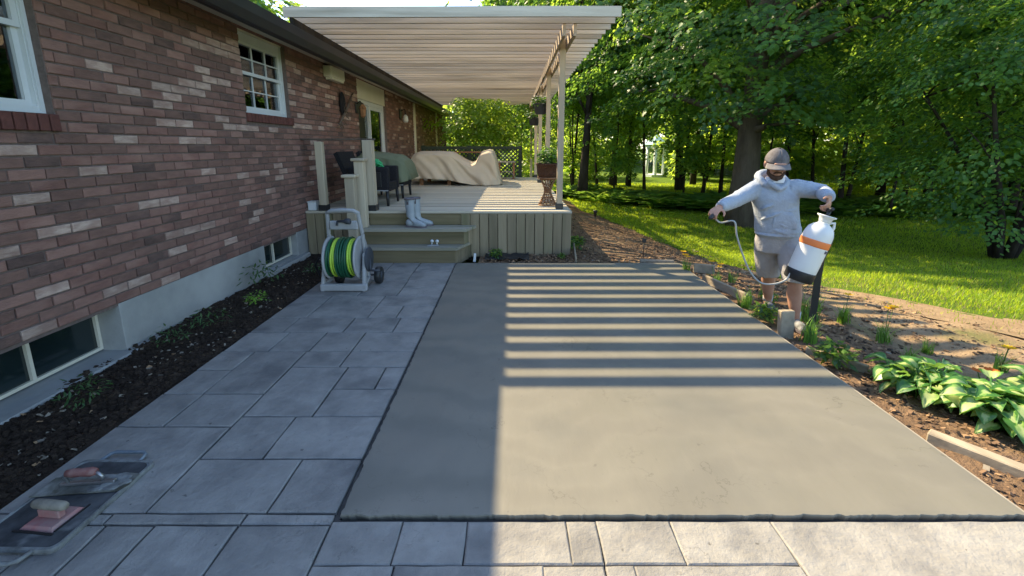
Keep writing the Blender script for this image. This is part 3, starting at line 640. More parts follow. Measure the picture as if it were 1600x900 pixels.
drape('furniture_cover', M['beige'], [(-2.36,1.33,.86),(-2.2,1.40,.80),(-1.75,1.405,.80),(-1.45,1.385,.76),(-1.15,1.20,.70),(-.98,1.13,.66),(-.85,1.18,.65),(-.72,1.40,.645),(-.55,1.45,.645),(-.45,1.42,.645),(-.38,1.25,.645),(-.34,.95,.645)],
      1.0, 0, 10.45, 11.9, 3.6, .05, 3, 'rumpled beige cover draped over furniture on the deck', 'cover', 0)
f = thing('covered_bench', 'cedar wood bench frame with short legs standing under the beige cover', 'bench', (-1.6, 10.9, DZ))
t = MB(); t.box(-2.25, -.9, 10.6, 11.7, .95, 1.0); t.box(-.9, -.5, 10.6, 11.7, .95, 1.0); t.build('seat', M['orangew'], f)
for x in (-2.16, -1.5, -.62):
    for y in (10.62, 11.6): t = MB(); t.box(x-.04, x+.04, y-.04, y+.04, DZ+.001, .95); t.build('leg', M['orangew'], f)
def armchair(x, y, rz, label):
    a = thing('wicker_armchair', label, 'armchair', (x, y, DZ), rz, 'wicker armchairs on the deck')
    L0 = Vector((0,0,0))
    t = MB(); t.box(-.31, .31, -.33, -.22, .23, .60, 0, .02); t.build('arm', M['wicker'], a, L0)
    t = MB(); t.box(-.31, .31, .22, .33, .23, .60, 0, .02); t.build('arm', M['wicker'], a, L0)
    t = MB(); t.box(-.29, .30, -.219, .219, .22, .36, 0, .01); t.build('seat', M['wicker'], a, L0)
    t = MB(); t.add([(-.30,-.3,.25),(-.22,-.3,.25),(-.22,.3,.25),(-.30,.3,.25),(-.50,-.34,.80),(-.44,-.34,.83),(-.44,.34,.83),(-.50,.34,.80)],[(0,3,2,1),(4,5,6,7),(0,1,5,4),(1,2,6,5),(2,3,7,6),(3,0,4,7)]); t.build('backrest', M['wicker'], a, L0)
    t = MB(); t.box(-.2, .2, -.345, -.331, .3, .52, 0, .003); t.box(-.205, .205, -.338, -.332, .295, .525); t.build('side_panel', M['black'], a, L0)
    t = MB(); t.box(-.3, .3, -.34, -.326, .235, .25); t.build('rail', M['reel'], a, L0)
    for sx in (-.27, .27):
        for sy in (-.29, .29): t = MB(); t.tube([(sx, sy, .24), (sx*1.03, sy*1.03, 0)], [.03, .02], 8); t.build('leg', M['black'], a, L0)
    return a
armchair(-2.20, 7.12, 0, 'black wicker armchair nearest the steps with a bright green coil on its seat')
armchair(-2.22, 8.15, 0, 'black wicker armchair half hidden beneath the green cover')
drape('chair_cover', M['greenc'], [(-2.75,1.36,1.0),(-2.6,1.44,.95),(-2.2,1.40,.92),(-2.0,1.36,.92),(-1.88,1.28,.95)], .4, 0, 7.78, 8.6, 1.6, .03, 8, 'dull green cover pulled over the second wicker armchair', 'cover', 0)
t = MB()
for i in range(6):
    r_ = .10 - .01*i; t.tube([(-2.13 + r_*1.2*math.cos(a*.524)+.02*math.sin(i*2), 7.0 + r_*math.sin(a*.524), 1.16+.032*i + .02*math.sin(a+i)) for a in range(12)], .017, 6, closed=True)
t.tube([(-2.2, 6.95, 1.24), (-2.12, 6.9, 1.30), (-2.02, 6.92, 1.26), (-1.98,6.96,1.2)], .016, 6)
tag(t.build('garden_hose_coil', M['bgreen']), 'bright green coil lying on the arm of the wicker armchair', 'hose')

# planter on its cane stand beside the front post
ps = thing('plant_stand', 'pinched cane stand holding the brown flower basket beside the front pergola post', 'plant stand', (.56, 6.93, DZ))
t = MB()
for i in range(14):
    a = 2*math.pi*i/14; c_, s_ = math.cos(a), math.sin(a); c2, s2 = math.cos(a+1.6), math.sin(a+1.6)
    t.tube([(.56+.14*c_, 6.93+.14*s_, DZ+.01), (.56+.055*math.cos(a+.7), 6.93+.055*math.sin(a+.7), DZ+.2), (.56+.05*math.cos(a+.9), 6.93+.05*math.sin(a+.9), DZ+.24), (.56+.12*c2, 6.93+.12*s2, DZ+.42)], .008, 5)
t.build('canes', M['cane'], ps)
for z, r_ in ((.015,.142),(.07,.118),(.12,.095),(.22,.056),(.41,.12)):
    t = MB(); t.tube([(.56+r_*math.cos(a*.3142), 6.93+r_*math.sin(a*.3142), DZ+z) for a in range(20)], .009, 6, closed=True); t.build('hoop', M['cane'], ps)
t = MB(); t.lathe([(0,.422),(.165,.422),(.165,.44),(0,.44)], (.56,6.93,DZ), 24); t.build('top', M['cane'], ps)
bk = thing('flower_basket', 'brown wicker basket of white flowers on the cane stand', 'basket', (.56, 6.93, DZ+.44))
t = MB(); t.lathe([(0,.001),(.15,.001),(.165,.06),(.18,.19),(.19,.19),(.192,.215),(.165,.215),(.16,.17),(0,.16)], (.56,6.93,DZ+.44), 28); t.build('basket', M['basket'], bk)
for i in range(0): pass
def foliage(name, c, r, n, ll, mats, seed, parent=None, flowers=0, fm=None, width=.5, up=.3, ground=False):
    """a loose mass of leaves: blades with random bearing and tilt"""
    g = np.random.default_rng(seed); P = g.normal(0, 1, (n,3)); P /= np.linalg.norm(P, axis=1)[:,None]; P *= (g.random(n)**.4)[:,None]
    P = P*np.array(r) + np.array(c)
    if ground: P[:,2] = np.abs(P[:,2]-c[2]) + c[2]
    V, F, mi = leaf_quads(P, ll, g, up, width, c)
    m_ = g.choice(len(mats), n, p=None); return npmesh(name, V, F, mats, m_), P
def leaf_quads(P, ll, g, up, width, c=None):
    n = len(P); ang = g.uniform(0, 2*np.pi, n); til = g.normal(-.25, .45, n)
    if c is not None:
        out = P - np.array(c); ang = np.arctan2(out[:,1], out[:,0]) + g.normal(0, .8, n)
    d = np.stack([np.cos(ang)*np.cos(til), np.sin(ang)*np.cos(til), np.sin(til)], 1)
    s = np.stack([-np.sin(ang), np.cos(ang), g.normal(0, up, n)], 1); s /= np.linalg.norm(s, axis=1)[:,None]
    L = ll*g.uniform(.6, 1.25, n); Wd = L*width*.5; u = np.cross(d, s); fold = -.18
    V = np.stack([P, P + d*(.45*L)[:,None] + s*Wd[:,None] + u*(fold*Wd)[:,None], P + d*L[:,None] - u*(.1*L)[:,None]*0, P + d*(.45*L)[:,None] - s*Wd[:,None] + u*(fold*Wd)[:,None]], 1).reshape(-1,3)
    F = (np.arange(n)[:,None]*4 + np.array([0,1,2,3])[None]); return V, F, None
def tufts(P, size, name, m, parent, n=5, seed=1):
    """small five-petalled flower heads at the points"""
    t = MB(); q = random.Random(seed)
    for p in P:
        a0 = q.random()*6; tx, ty = q.uniform(-.5,.5), q.uniform(-.5,.5)
        for k in range(n):
            a = a0 + 6.283*k/n; d = Vector((math.cos(a), math.sin(a), .35)); sd = Vector((-math.sin(a), math.cos(a), 0)); o = Vector(p)
            f_ = lambda v: (v.x, v.y, v.z + tx*v.x*0)
            t.add([o, o + d*size*.6 + sd*size*.3, o + d*size, o + d*size*.6 - sd*size*.3], [(0,1,2,3)])
    return t.build(name, m, parent, fix=False)
me, P = foliage('leaves', (.56,6.93,DZ+.76), (.17,.17,.15), 900, .05, [LEAF['lime'], LEAF['weed']], 4, width=.6)
pl = link('leaves', me, bk, -(bk.location)); q = random.Random(2)
tufts([(.56+.16*math.cos(a)*r_, 6.93-.14*r_*abs(math.sin(a)), DZ+.72+.13*q.random()) for a, r_ in [(q.random()*6.28, .6+.5*q.random()) for _ in range(26)]], .026, 'flowers', M['whitef'], bk)
def hanging(y, z, label, seed):
    h = thing('hanging_basket', label, 'hanging basket', (.56, y, z), 0, 'hanging baskets under the pergola beam')
    t = MB(); t.lathe([(0,-.2),(.10,-.2),(.14,-.02),(.155,-.02),(.155,0),(.13,0),(.12,-.03),(0,-.04)], (.56,y,z), 20); t.build('pot', M['pot'], h)
    me, P = foliage('leaves', (.56,y,z+.04), (.2,.2,.11), 420, .06, [LEAF['lime'], LEAF['weed']], seed, width=.6); link('leaves', me, h, -h.location)
    qq = random.Random(seed); tufts([(.56+qq.uniform(-.19,.19), y-.12-qq.random()*.08, z+qq.uniform(-.03,.14)) for _ in range(22)], .035, 'flowers', M['whitef'], h, seed=seed)
    t = MB(); [t.tube([(.56+.14*math.cos(a), y+.14*math.sin(a), z), (.6, y, 2.86)], .004, 4) for a in (0, 2.1, 4.2)]; t.build('hanger', M['blackm'], h)
hanging(9.0, 2.36, 'hanging flower basket in a grey pot nearest the front of the pergola', 3); hanging(11.6, 2.26, 'hanging flower basket in a grey pot farther back along the pergola beam', 5)
# small square box at the wall
t = MB(); t.box(-2.95, -2.83, 6.33, 6.47, DZ+.001, DZ+.115, 0, .01); t.box(-2.955, -2.825, 6.325, 6.475, DZ+.116, DZ+.13, 0, .004); tag(t.build('white_box', M['white']), 'small white plastic box at the house wall behind the left railing post', 'box')
# back rail of the deck, table and lattice screen
t0 = thing('back_railing', 'short cedar coloured railing at the back of the deck before the lattice screen', 'railing', (-1.6, 13.1, DZ))
for x in (-1.95, -.88): t = MB(); t.box(x-.05, x+.05, 13.05, 13.15, DZ, 1.35, 0, .006); t.build('post', M['orangew'], t0)
t = MB(); t.box(-2.0, -.83, 13.04, 13.16, 1.352, 1.39, 0, .006); t.build('top_rail', M['orangew'], t0)
t0 = thing('side_table', 'narrow table with arched leg brace at the back edge of the deck', 'table', (-.1, 12.7, DZ))
t = MB(); t.box(-.42, .10, 12.5, 12.95, 1.09, 1.12, 0, .006); t.build('table_top', M['timber'], t0)
for x in (-.36, .05): t = MB(); t.box(x-.03, x+.03, 12.55, 12.9, DZ+.001, 1.09, 0, .005); t.build('leg', M['orangew'], t0)
t = MB(); t.tube([(-.16+.23*math.cos(a*.314), 12.52, DZ+.02+.2*math.sin(a*.314)) for a in range(11)], .014, 6); t.build('arched_brace', M['timber'], t0)
lf = thing('lattice_screen', 'dark green lattice fence behind the deck', 'fence', (-.6, 13.7, 0))
for x in (-2.7, -1.3, .25): t = MB(); t.box(x-.05, x+.05, 13.66, 13.76, -.2, 1.56, 0, .006); t.build('post', M['fence'], lf)
t = MB(); t.box(-2.75, .3, 13.65, 13.77, 1.44, 1.54, 0, .004); t.build('rail', M['fence'], lf)
t = MB(); t.box(-2.75, .3, 13.67, 13.75, .38, .46, 0, .004); t.build('rail', M['fence'], lf)
t = MB()
k = -3.9
while k < .3:
    for sgn, yy in ((1, 13.69), (-1, 13.705)):
        xa, xb = (k, k + 1.0); za, zb2 = (.46, 1.44) if sgn > 0 else (1.44, .46)
        if xa < -2.7: za += (zb2-za)*(-2.7-xa); xa = -2.7
        if xb > .2: zb2 = za + (zb2-za)*(.2-xa)/(xb-xa); xb = .2
        if xb > xa: t.obox((xa, yy, za), (xb, yy, zb2), .034, .01, up=(0,1,0))
    k += .125
tag(t.build('lattice', mat('lattice_green', (.045,.06,.048), .8, .2), lf), kind='stuff')

# ------------------------------------------------------------------ trees and plants
MAPLE = np.array([(0,0),(-.30,.10),(-.52,.34),(-.30,.40),(-.36,.72),(-.14,.62),(0,1.0),(.14,.62),(.36,.72),(.30,.40),(.52,.34),(.30,.10)])
DIAM = np.array([(0,0),(-.34,.32),(-.22,.72),(0,1.0),(.22,.72),(.34,.32)])
def leaves_mesh(name, P, D, Nn, size, mats, mi, shape, g):
    n = len(P); k = len(shape); L = size*g.uniform(.65, 1.25, n)
    D = D/np.linalg.norm(D, axis=1)[:,None]; S = np.cross(D, Nn); S /= np.linalg.norm(S, axis=1)[:,None]; U = np.cross(S, D)
    curl = g.uniform(.05, .35, n)
    V = np.empty((n, k, 3), np.float32)
    for j, (a, t_) in enumerate(shape):
        V[:, j] = P + D*(L*t_)[:,None] + S*(L*a)[:,None] - U*(L*curl*(abs(a)*.9 + t_*t_*.5))[:,None]
    F = np.arange(n*k).reshape(n, k)
    return npmesh(name, V.reshape(-1,3), F, mats, mi)
def crown_data(seed, c, r, nspray, nleaf, size, mats, wts, shape=DIAM, spray=.6, zmin=None, droop=.25, hollow=.45, keep=None):
    g = np.random.default_rng(seed); C = []
    while len(C) < nspray:
        p = g.normal(0, 1, 3); p /= np.linalg.norm(p); p *= hollow + (1-hollow)*g.random()**.6
        q = p*r + c
        if zmin is not None and q[2] < zmin: continue
        if keep is not None and not keep(q): continue
        if noise.noise(Vector(q*.55 + seed)) < -.18: continue          # gaps
        C.append(q)
    C = np.array(C); out = C - np.array([c[0], c[1], c[2]-r[2]*.3]); out[:,2] *= .35; out /= np.linalg.norm(out, axis=1)[:,None]
    nrm = np.array([0,0,1.]) + .55*out*np.array([1,1,0]) + g.normal(0, .22, (nspray,3)); nrm /= np.linalg.norm(nrm, axis=1)[:,None]
    t1 = out - nrm*(out*nrm).sum(1)[:,None]; t1 /= np.linalg.norm(t1, axis=1)[:,None]; t2 = np.cross(nrm, t1)
    n = nspray*nleaf; ci = np.repeat(np.arange(nspray), nleaf); sz = spray*g.uniform(.6, 1.3, nspray)[ci]
    a = g.uniform(-1, 1, n); bb = g.uniform(-1, 1, n); sh = 1 - .5*(a > 0)*a     # sprays narrow towards the tip
    P = C[ci] + t1[ci]*(a*sz*1.15)[:,None] + t2[ci]*(bb*sz*.7*sh)[:,None] + nrm[ci]*(g.normal(0, .07, n) - droop*(a*a*.5+bb*bb*.35)*sz)[:,None]
    ang = bb*1.0 + g.normal(0, .7, n)
    D = t1[ci]*np.cos(ang)[:,None] + t2[ci]*np.sin(ang)[:,None] + np.stack([0*ang, 0*ang, g.normal(-.28, .3, n)], 1)
    Nn = nrm[ci] + g.normal(0, .35, (n,3))
    sm = g.choice(len(mats), nspray, p=wts)[ci]; mix = g.random(n) < .2; sm[mix] = g.choice(len(mats), mix.sum())
    return leaves_mesh('crown', P, D, Nn, size, mats, sm, shape, g), C
def trunk_data(seed, h, r, C, nlimb, c, m, lean=(0,0), base=.35, fork=None):
    q = random.Random(seed); t = MB(); k = 9; top = []
    for i in range(k):
        u = i/(k-1); wv = .06 + .12*r/.2
        p = Vector((lean[0]*u*h + wv*math.sin(u*5+seed)*u, lean[1]*u*h + wv*math.cos(u*4+seed)*u, -.25 + (h+.25)*u)); top.append(p)
    rad = [r*(1.5 if i == 0 else 1.12 if i == 1 else 1)*(1 - .75*i/(k-1)) for i in range(k)]
    t.tube(top, rad, 12)
    CC = list(C); q.shuffle(CC); CC = CC[:nlimb]
    for e in CC:
        e = Vector(e); u = max(base, min(.93, (e.z*.75)/h - .05 + q.uniform(-.08,.05))); i = min(k-2, int(u*(k-1))); f_ = u*(k-1) - i; s0 = top[i].lerp(top[i+1], f_)
        r0 = rad[i]*.42; d = e - s0; mid = s0 + d*.45 + Vector((q.uniform(-.2,.2), q.uniform(-.2,.2), .12*d.length*q.uniform(.4,1.2))); m2 = s0 + d*.75 + Vector((q.uniform(-.15,.15), q.uniform(-.15,.15), .08*d.length))
        t.tube([s0, s0.lerp(mid, .5) + Vector((0,0,.04*d.length)), mid, m2, e], [r0, r0*.75, r0*.55, r0*.3, r0*.1], 7)
        for _ in range(2):
            s1 = mid.lerp(m2, q.random()); e1 = s1 + (d.normalized() + Vector((q.uniform(-.8,.8), q.uniform(-.8,.8), q.uniform(-.3,.5))))*q.uniform(.5, 1.2)
            t.tube([s1, s1.lerp(e1, .5) + Vector((0,0,.06)), e1], [r0*.32, r0*.2, r0*.05], 5)
    return t.mesh('trunk', m)
def tree(name, label, x, y, trunk, crown, group=None, rz=0, sc=1, cat='tree'):
    o = thing(name, label, cat, (x, y, lawn_z(x, y)), rz, group); o.scale = (sc, sc, sc)
    lean = .07 if name in ('slender_tree', 'woodland_tree') else .02
    o.rotation_euler = (lean*math.sin(x*7.3), lean*math.cos(y*5.1), rz)
    link('trunk', trunk, o, Vector((0,0,0))); link('crown', crown, o, Vector((0,0,0))); return o
LM = [LEAF['a'], LEAF['b'], LEAF['c']]
# the big maple behind the man
cr, C = crown_data(11, (0,0,8.6), (7.0,6.3,6.4), 920, 84, .125, LM, [.45,.2,.35], MAPLE, .72, zmin=2.6, hollow=.5, keep=lambda q: not (q[1] > 3.2 and q[2] < 7))
tk = trunk_data(11, 12, .37, C, 26, None, M['barkl'], base=.24)
tree('maple_tree', 'big maple with thick brown trunk directly behind the man', 6.95, 13.15, tk, cr)
# right hand small tree by the lawn
cr2, C2 = crown_data(23, (0,0,4.2), (3.1,2.9,4.0), 520, 80, .085, LM, [.4,.25,.35], DIAM, .55, zmin=.7, hollow=.35)
t = MB(); q = random.Random(9); st = []
for i in range(6):
    a = i*1.05 + .3; e = Vector((math.cos(a)*1.7, math.sin(a)*1.6, 3.6 + q.uniform(-.6,.9))); pts = [Vector((math.cos(a)*.07, math.sin(a)*.07, -.2)), Vector((math.cos(a)*.28, math.sin(a)*.28, .7)), Vector((math.cos(a)*.75, math.sin(a)*.7, 1.7)), e]
    t.tube(pts, [.075,.062,.045,.015], 8)
    for _ in range(4):
        s1 = pts[2].lerp(e, q.random()); e1 = s1 + Vector((q.uniform(-.9,.9), q.uniform(-.9,.9), q.uniform(.1,.8))); t.tube([s1, s1.lerp(e1,.5)+Vector((0,0,.05)), e1], [.024,.015,.005], 5)
tree('small_tree', 'bushy small tree with several slanting stems at the right edge of the lawn', 9.55, 8.35, t.mesh('trunk', M['bark']), cr2)
# woodland trees: three crowns shared by many trees
crA, CA = crown_data(31, (0,0,9.6), (4.3,4.3,5.2), 250, 75, .19, LM, [.4,.3,.3], DIAM, .95, zmin=4.2, hollow=.4); tkA = trunk_data(31, 12.5, .19, CA, 20, None, M['bark'], base=.30)
crB, CB = crown_data(37, (.3,0,8.4), (3.6,3.9,6.0), 210, 75, .19, [LEAF['b'], LEAF['a'], LEAF['c']], [.45,.35,.2], DIAM, .9, zmin=2.6, hollow=.35); tkB = trunk_data(37, 12, .13, CB, 18, None, M['bark'], lean=(.03,0), base=.28)
crS, CS = crown_data(41, (0,0,8.2), (2.2,2.2,4.6), 110, 70, .19, LM, [.3,.4,.3], DIAM, .8, zmin=3.6, hollow=.3); tkS = trunk_data(41, 11.5, .075, CS, 10, None, M['bark'], lean=(.02,.01), base=.25)
crF, CF = crown_data(43, (0,0,7.4), (4.6,4.0,7.2), 300, 52, .34, [LEAF['far'], LEAF['b'], LEAF['a']], [.5,.3,.2], DIAM, 1.15, zmin=.8, hollow=.3); tkF = trunk_data(43, 12, .2, CF, 12, None, M['bark'], base=.2)
W1 = 'woodland trees beyond the lawn'
for i, (x, y, kind, lab, sc) in enumerate([
    (9.1, 24.0, 'A', 'dark thick trunked tree straight behind the ferns left of the big maple', 1.05),
    (6.1, 26.8, 'A', 'dark tree whose trunk stands left of the white gazebo, the left one of a pair', .95),
    (6.9, 26.3, 'B', 'leaning dark tree left of the white gazebo, the right one of a pair', 1.0),
    (3.2, 20.2, 'A', 'tall tree right behind the front pergola post, its trunk rising from the ferns', 1.0),
    (.2, 21.5, 'S', 'slim dark trunk beyond the lattice screen, left of the back pergola post', 1.1)]):
    tree('woodland_tree', lab, x, y, dict(A=tkA, B=tkB, S=tkS)[kind], dict(A=crA, B=crB, S=crS)[kind], W1, i*1.7, sc)
for i, (x, y) in enumerate([(3.9,29.0),(5.0,26.0),(7.0,23.4),(9.5,22.0),(10.1,21.4),(12.4,16.6),(13.0,17.1),(12.7,18.6),(3.2,23.5),(14.6,15.4),(2.2,25.5),(16,18)]):
    tree('slender_tree', 'slim dark stemmed young tree in the row beyond the lawn', x, y, tkS, crS, 'slim young trees beyond the lawn', i*2.1, .85 + .04*(i % 6))
for i, (x, y, s_, lab) in enumerate([(16.5,14.5,1.0,'broad leafy tree at the far right behind the small stemmed tree'),(13.2,21.5,1.05,'broad leafy tree in the woods directly right of the big maple'),(17.5,21,1.1,'broad leafy tree deep in the woods behind the gap right of the man'),(11.2,27.5,1.1,'broad leafy tree deep in the woods right behind the big maple crown')]):
    tree('broad_tree', lab, x, y, tkB, crB, 'broad trees behind the lawn', 2+i*1.3, s_)
k = 0
for x, y in [(-14,50),(-8,52),(-3,54),(2.5,53),(7.5,55),(13,54),(18,51),(24,50),(22,40),(27,36),(24,28),(23,19.5),(33,30),(30,22),(-20,48),(15,60),(5,62),(30,56),(38,45),(20,13),(25,11),(17,38),(-21,35),(-24,40)]:
    tree('far_tree', 'leafy tree in the far wood that closes the view', x, y, tkF, crF, 'far wood trees', k*2.4, (1.0 if y < 45 else 1.35 if x > 4 else .8) + .08*(k % 5)); k += 1
# sunlit undergrowth between the trunks, one bush after another
crU, CU = crown_data(51, (0,0,2.1), (2.0,1.8,2.2), 80, 40, .2, [LEAF['shrub'], LEAF['far']], [.7,.3], DIAM, .6, zmin=.15, hollow=.35)
t = MB(); q = random.Random(4)
for i in range(7): a = i*.9; t.tube([(.05*math.cos(a),.05*math.sin(a),-.1), (.4*math.cos(a),.4*math.sin(a),1.2), (1.0*math.cos(a),1.0*math.sin(a),2.6)], [.03,.02,.008], 5)
stU = t.mesh('stems', M['bark'])
def bush(name, label, x, y, sc, rz, group, crown=None, stems=None, cat='bush', z=None):
    o = thing(name, label, cat, (x, y, lawn_z(x, y) if z is None else z), rz, group); o.scale = (sc, sc, sc)
    link('stems', stems or stU, o, Vector((0,0,0))); link('foliage', crown or crU, o, Vector((0,0,0))); return o
q = random.Random(8); k = 0
for x, y in [(1.5,29),(4.3,32),(6.2,33),(13.5,31),(16.5,28),(18.8,24.5),(19.3,20.5),(18.3,17),(15.2,23.5),(14.2,38),(4.8,36),(-2.8,26),(1.2,33),(17,33),(21.5,16)]:
    bush('understory_bush', 'lime green bush lit from behind among the far trunks', x, y, q.uniform(.9, 1.5), q.random()*6, 'sunlit bushes among the trunks'); k += 1
crP, CP = crown_data(57, (0,0,3.4), (1.7,1.6,2.6), 95, 52, .15, [LEAF['b'], LEAF['shrub'], LEAF['a']], [.45,.3,.25], DIAM, .55, zmin=1.0, hollow=.3)
t = MB(); q = random.Random(24)
t.tube([(0,0,-.2), (.05,.02,1.6), (-.04,.05,3.2), (.02,0,5.2)], [.05,.042,.03,.008], 7)
for i in range(9):
    a = i*2.4; z = 1.3 + .35*i; t.tube([(0,0,z), (.5*math.cos(a), .5*math.sin(a), z+.3), (1.15*math.cos(a), 1.1*math.sin(a), z+.45)], [.02,.013,.004], 5)
stP = t.mesh('stems', M['bark'])
for x, y, sc_, lab in [(3.0,22.4,1.0,'leafy young sapling close behind the front pergola post'), (4.9,21.2,.95,'leafy young sapling left of the gazebo behind the ferns'), (8.0,20.6,1.1,'leafy young sapling between the gazebo and the big maple'), (10.6,18.4,1.0,'leafy young sapling right behind the man\'s shoulder'), (12.6,14.6,1.05,'leafy young sapling in the gap right of the sprayer'), (14.9,12.9,1.1,'leafy young sapling left of the small stemmed tree'), (.4,17.0,.8,'leafy young sapling directly behind the lattice screen')]:
    bush('sapling', lab, x, y, sc_, x*2, 'saplings at the edge of the wood', crP, stP, 'tree')
# bush over the lattice screen, bare twigs low down
crH, CH_ = crown_data(61, (0,0,3.0), (1.7,1.3,1.2), 120, 60, .11, [LEAF['shrub'], LEAF['b']], [.7,.3], DIAM, .45, zmin=2.55, hollow=.3)
t = MB(); q = random.Random(14)
for i in range(46):
    a = q.random()*6.28; r_ = q.uniform(.5, 1.6); z1 = q.uniform(1.4, 3.0); s0 = Vector((q.uniform(-.12,.12), q.uniform(-.12,.12), -.2)); e = Vector((r_*math.cos(a), r_*.8*math.sin(a), z1)); md = s0.lerp(e, .5) + Vector((-.25*math.cos(a), -.2*math.sin(a), .35))
    t.tube([s0, md, e], [.03, .018, .006], 5)
    for _ in range(3):
        s1 = md.lerp(e, q.random()); t.tube([s1, s1 + Vector((q.uniform(-.5,.5), q.uniform(-.5,.5), q.uniform(-.2,.5)))], [.008, .003], 4)
bush('overgrown_bush', 'round bush, lime green on top and bare twigs below, behind the lattice screen', -1.35, 15.3, 1.0, .4, None, crH, t.mesh('stems', M['twig']))
bush('dark_bush', 'dark leafy bush at the far end of the house wall', -2.6, 24.2, 1.3, 1, None)
# ferns and hostas along the wood's edge
def fern_mesh(seed, n, L, w_, mats):
    g = np.random.default_rng(seed); V = []; F = []; mi = []; seg = 5
    for i in range(n):
        a = g.uniform(0, 6.283); l = L*g.uniform(.6, 1.15); up = g.uniform(.5, 1.25); W_ = w_*g.uniform(.7, 1.2); m_ = int(g.integers(len(mats)))
        x0, y0 = g.uniform(-.15,.15,2); o = len(V)
        for j in range(seg+1):
            u = j/seg; r_ = l*(u*math.cos(up) + .25*u*u); z = l*(u*math.sin(up) - .55*u*u*math.sin(up)) ; ww = W_*math.sin(math.pi*min(1, u*.92+.06))**.8
            for sgn in (-1, 0, 1): V.append((x0 + r_*math.cos(a) - sgn*ww*math.sin(a), y0 + r_*math.sin(a) + sgn*ww*math.cos(a), z + (.0 if sgn else -.25*ww)))
        for j in range(seg):
            for s_ in (0, 1): F.append((o+3*j+s_, o+3*j+s_+1, o+3*(j+1)+s_+1, o+3*(j+1)+s_)); mi.append(m_)
    return npmesh('leaves', np.array(V), np.array(F), mats, np.array(mi), True)
FM = [fern_mesh(1, 46, .85, .10, [LEAF['fern'], LEAF['a']]), fern_mesh(2, 40, .95, .075, [LEAF['fern'], LEAF['b']]), fern_mesh(3, 34, .75, .13, [LEAF['fern'], LEAF['weed']])]
q = random.Random(31); k = 0
for i in range(150):
    u = q.random(); x = 2.3 + 15*u; yb = 20.5 - 5.2*min(1, u*3.2) if x < 7 else 15.2 - .12*(x-7); y = yb + q.uniform(.1, 3.2)
    if (x-6.95)**2 + (y-13.15)**2 < .8: continue
    o = tag(link('fern_plant', FM[k % 3], None, Vector((x, y, lawn_z(x, y) - .03))), 'leafy fern in the dark planting along the edge of the wood', 'fern', 'ferns along the edge of the wood'); o.rotation_euler[2] = q.random()*6.28; s_ = q.uniform(.9, 1.6); o.scale = (s_, s_, s_*.9); k += 1

# ------------------------------------------------------------------ hose reel cart
rc = thing('hose_reel_cart', 'grey plastic hose reel cart standing on the patio in front of the deck steps', 'hose reel', (-1.83, 4.72, 0))
def P_(x, y, z): return (-1.83 + x, 4.72 + y, z)
for s in (-1, 1):
    t = MB()
    t.obox(P_(s*.225, -.14, .0), P_(s*.215, -.02, .40), .036, .055, up=(0,1,0), bev=.008)
    t.obox(P_(s*.195, .11, .10), P_(s*.185, .045, .60), .034, .05, up=(0,1,0), bev=.008); t.obox(P_(s*.185, .045, .60), P_(s*.165, .0, .855), .034, .045, up=(0,1,0), bev=.008)
    t.obox(P_(s*.225, -.02, .385), P_(s*.19, .08, .36), .036, .05, bev=.008); t.obox(P_(s*.225, -.12, .06), P_(s*.2, .13, .10), .034, .04, bev=.006)
    t.build('side_frame', M['reel'], rc)
t = MB(); t.box(-1.83-.25, -1.83+.26, 4.56, 4.62, .006, .085, 0, .012); t.build('foot_bar', M['reel'], rc)
t = MB(); t.tube([P_(-.168, 0, .84), P_(-.12, 0, .866), P_(0, 0, .872), P_(.12, 0, .866), P_(.168, 0, .84)], .022, 10); t.build('handle', M['reel'], rc)
t = MB(); t.box(-1.83-.155, -1.83+.155, 4.715, 4.75, .655, .755, 0, .012); tr_ = t.build('tool_tray', M['reel'], rc)
t = MB(); t.lathe([(.012,-.09),(.016,-.02),(.03,.0),(.034,.03),(.03,.05),(0,.052)], P_(.04,-.03,.755), 12, axis='x'); t.tube([P_(-.05,-.03,.755), P_(-.06,-.03,.71)], .012, 8); t.build('spray_nozzle', M['pot'], rc)
for s in (-1, 1):
    t = MB(); pr = [(.05,0),(.20,.0),(.232,.004),(.238,.014),(.232,.024),(.2,.02),(.05,.02)]; t.lathe([(r_, h*s) for r_, h in pr], P_(s*.15, .0, .35), 32, axis='x'); t.build('drum_flange', M['reel'], rc)
t = MB(); t.lathe([(.10,-.149),(.10,.149)], P_(0,0,.35), 20, axis='x'); t.build('drum', M['black'], rc)
hg, hl = MB(), MB(); q = random.Random(2)
for i in range(12):
    lime = i in (2, 3, 9, 10); x = -.138 + .0252*i; r_ = .195 + q.uniform(-.006,.012) + (.014 if 3 < i < 9 else 0); sl_ = q.uniform(-.012, .012)
    (hl if lime else hg).tube([P_(x + sl_*math.sin(a*.2618), r_*math.cos(a*.2618), .35 + r_*math.sin(a*.2618)) for a in range(24)], .0128, 8, closed=True)
    (hg if lime else hg).tube([P_(x+.008, (r_-.028)*math.cos(a*.2618), .35 + (r_-.028)*math.sin(a*.2618)) for a in range(24)], .0128, 6, closed=True)
ho = hg.build('hose', M['hoseg'], rc); hl.build('hose', M['hosel'], rc)
t = MB(); t.tube([P_(-.2,.02,.3), P_(-.3,-.0,.34), P_(-.36,.03,.25), P_(-.33,.06,.12), P_(-.24,.1,.08)], .014, 8); t.build('supply_hose', M['black'], rc)
t = MB(); t.lathe([(0,0),(.13,0),(.14,.01),(.13,.02),(0,.02)], P_(.235,.03,.32), 24, axis='x'); t.tube([P_(.25,.03,.32), P_(.275,-.04,.21)], .014, 8); t.tube([P_(.27,-.04,.212), P_(.38,-.04,.208)], .013, 10); t.build('crank', M['pot'], rc)
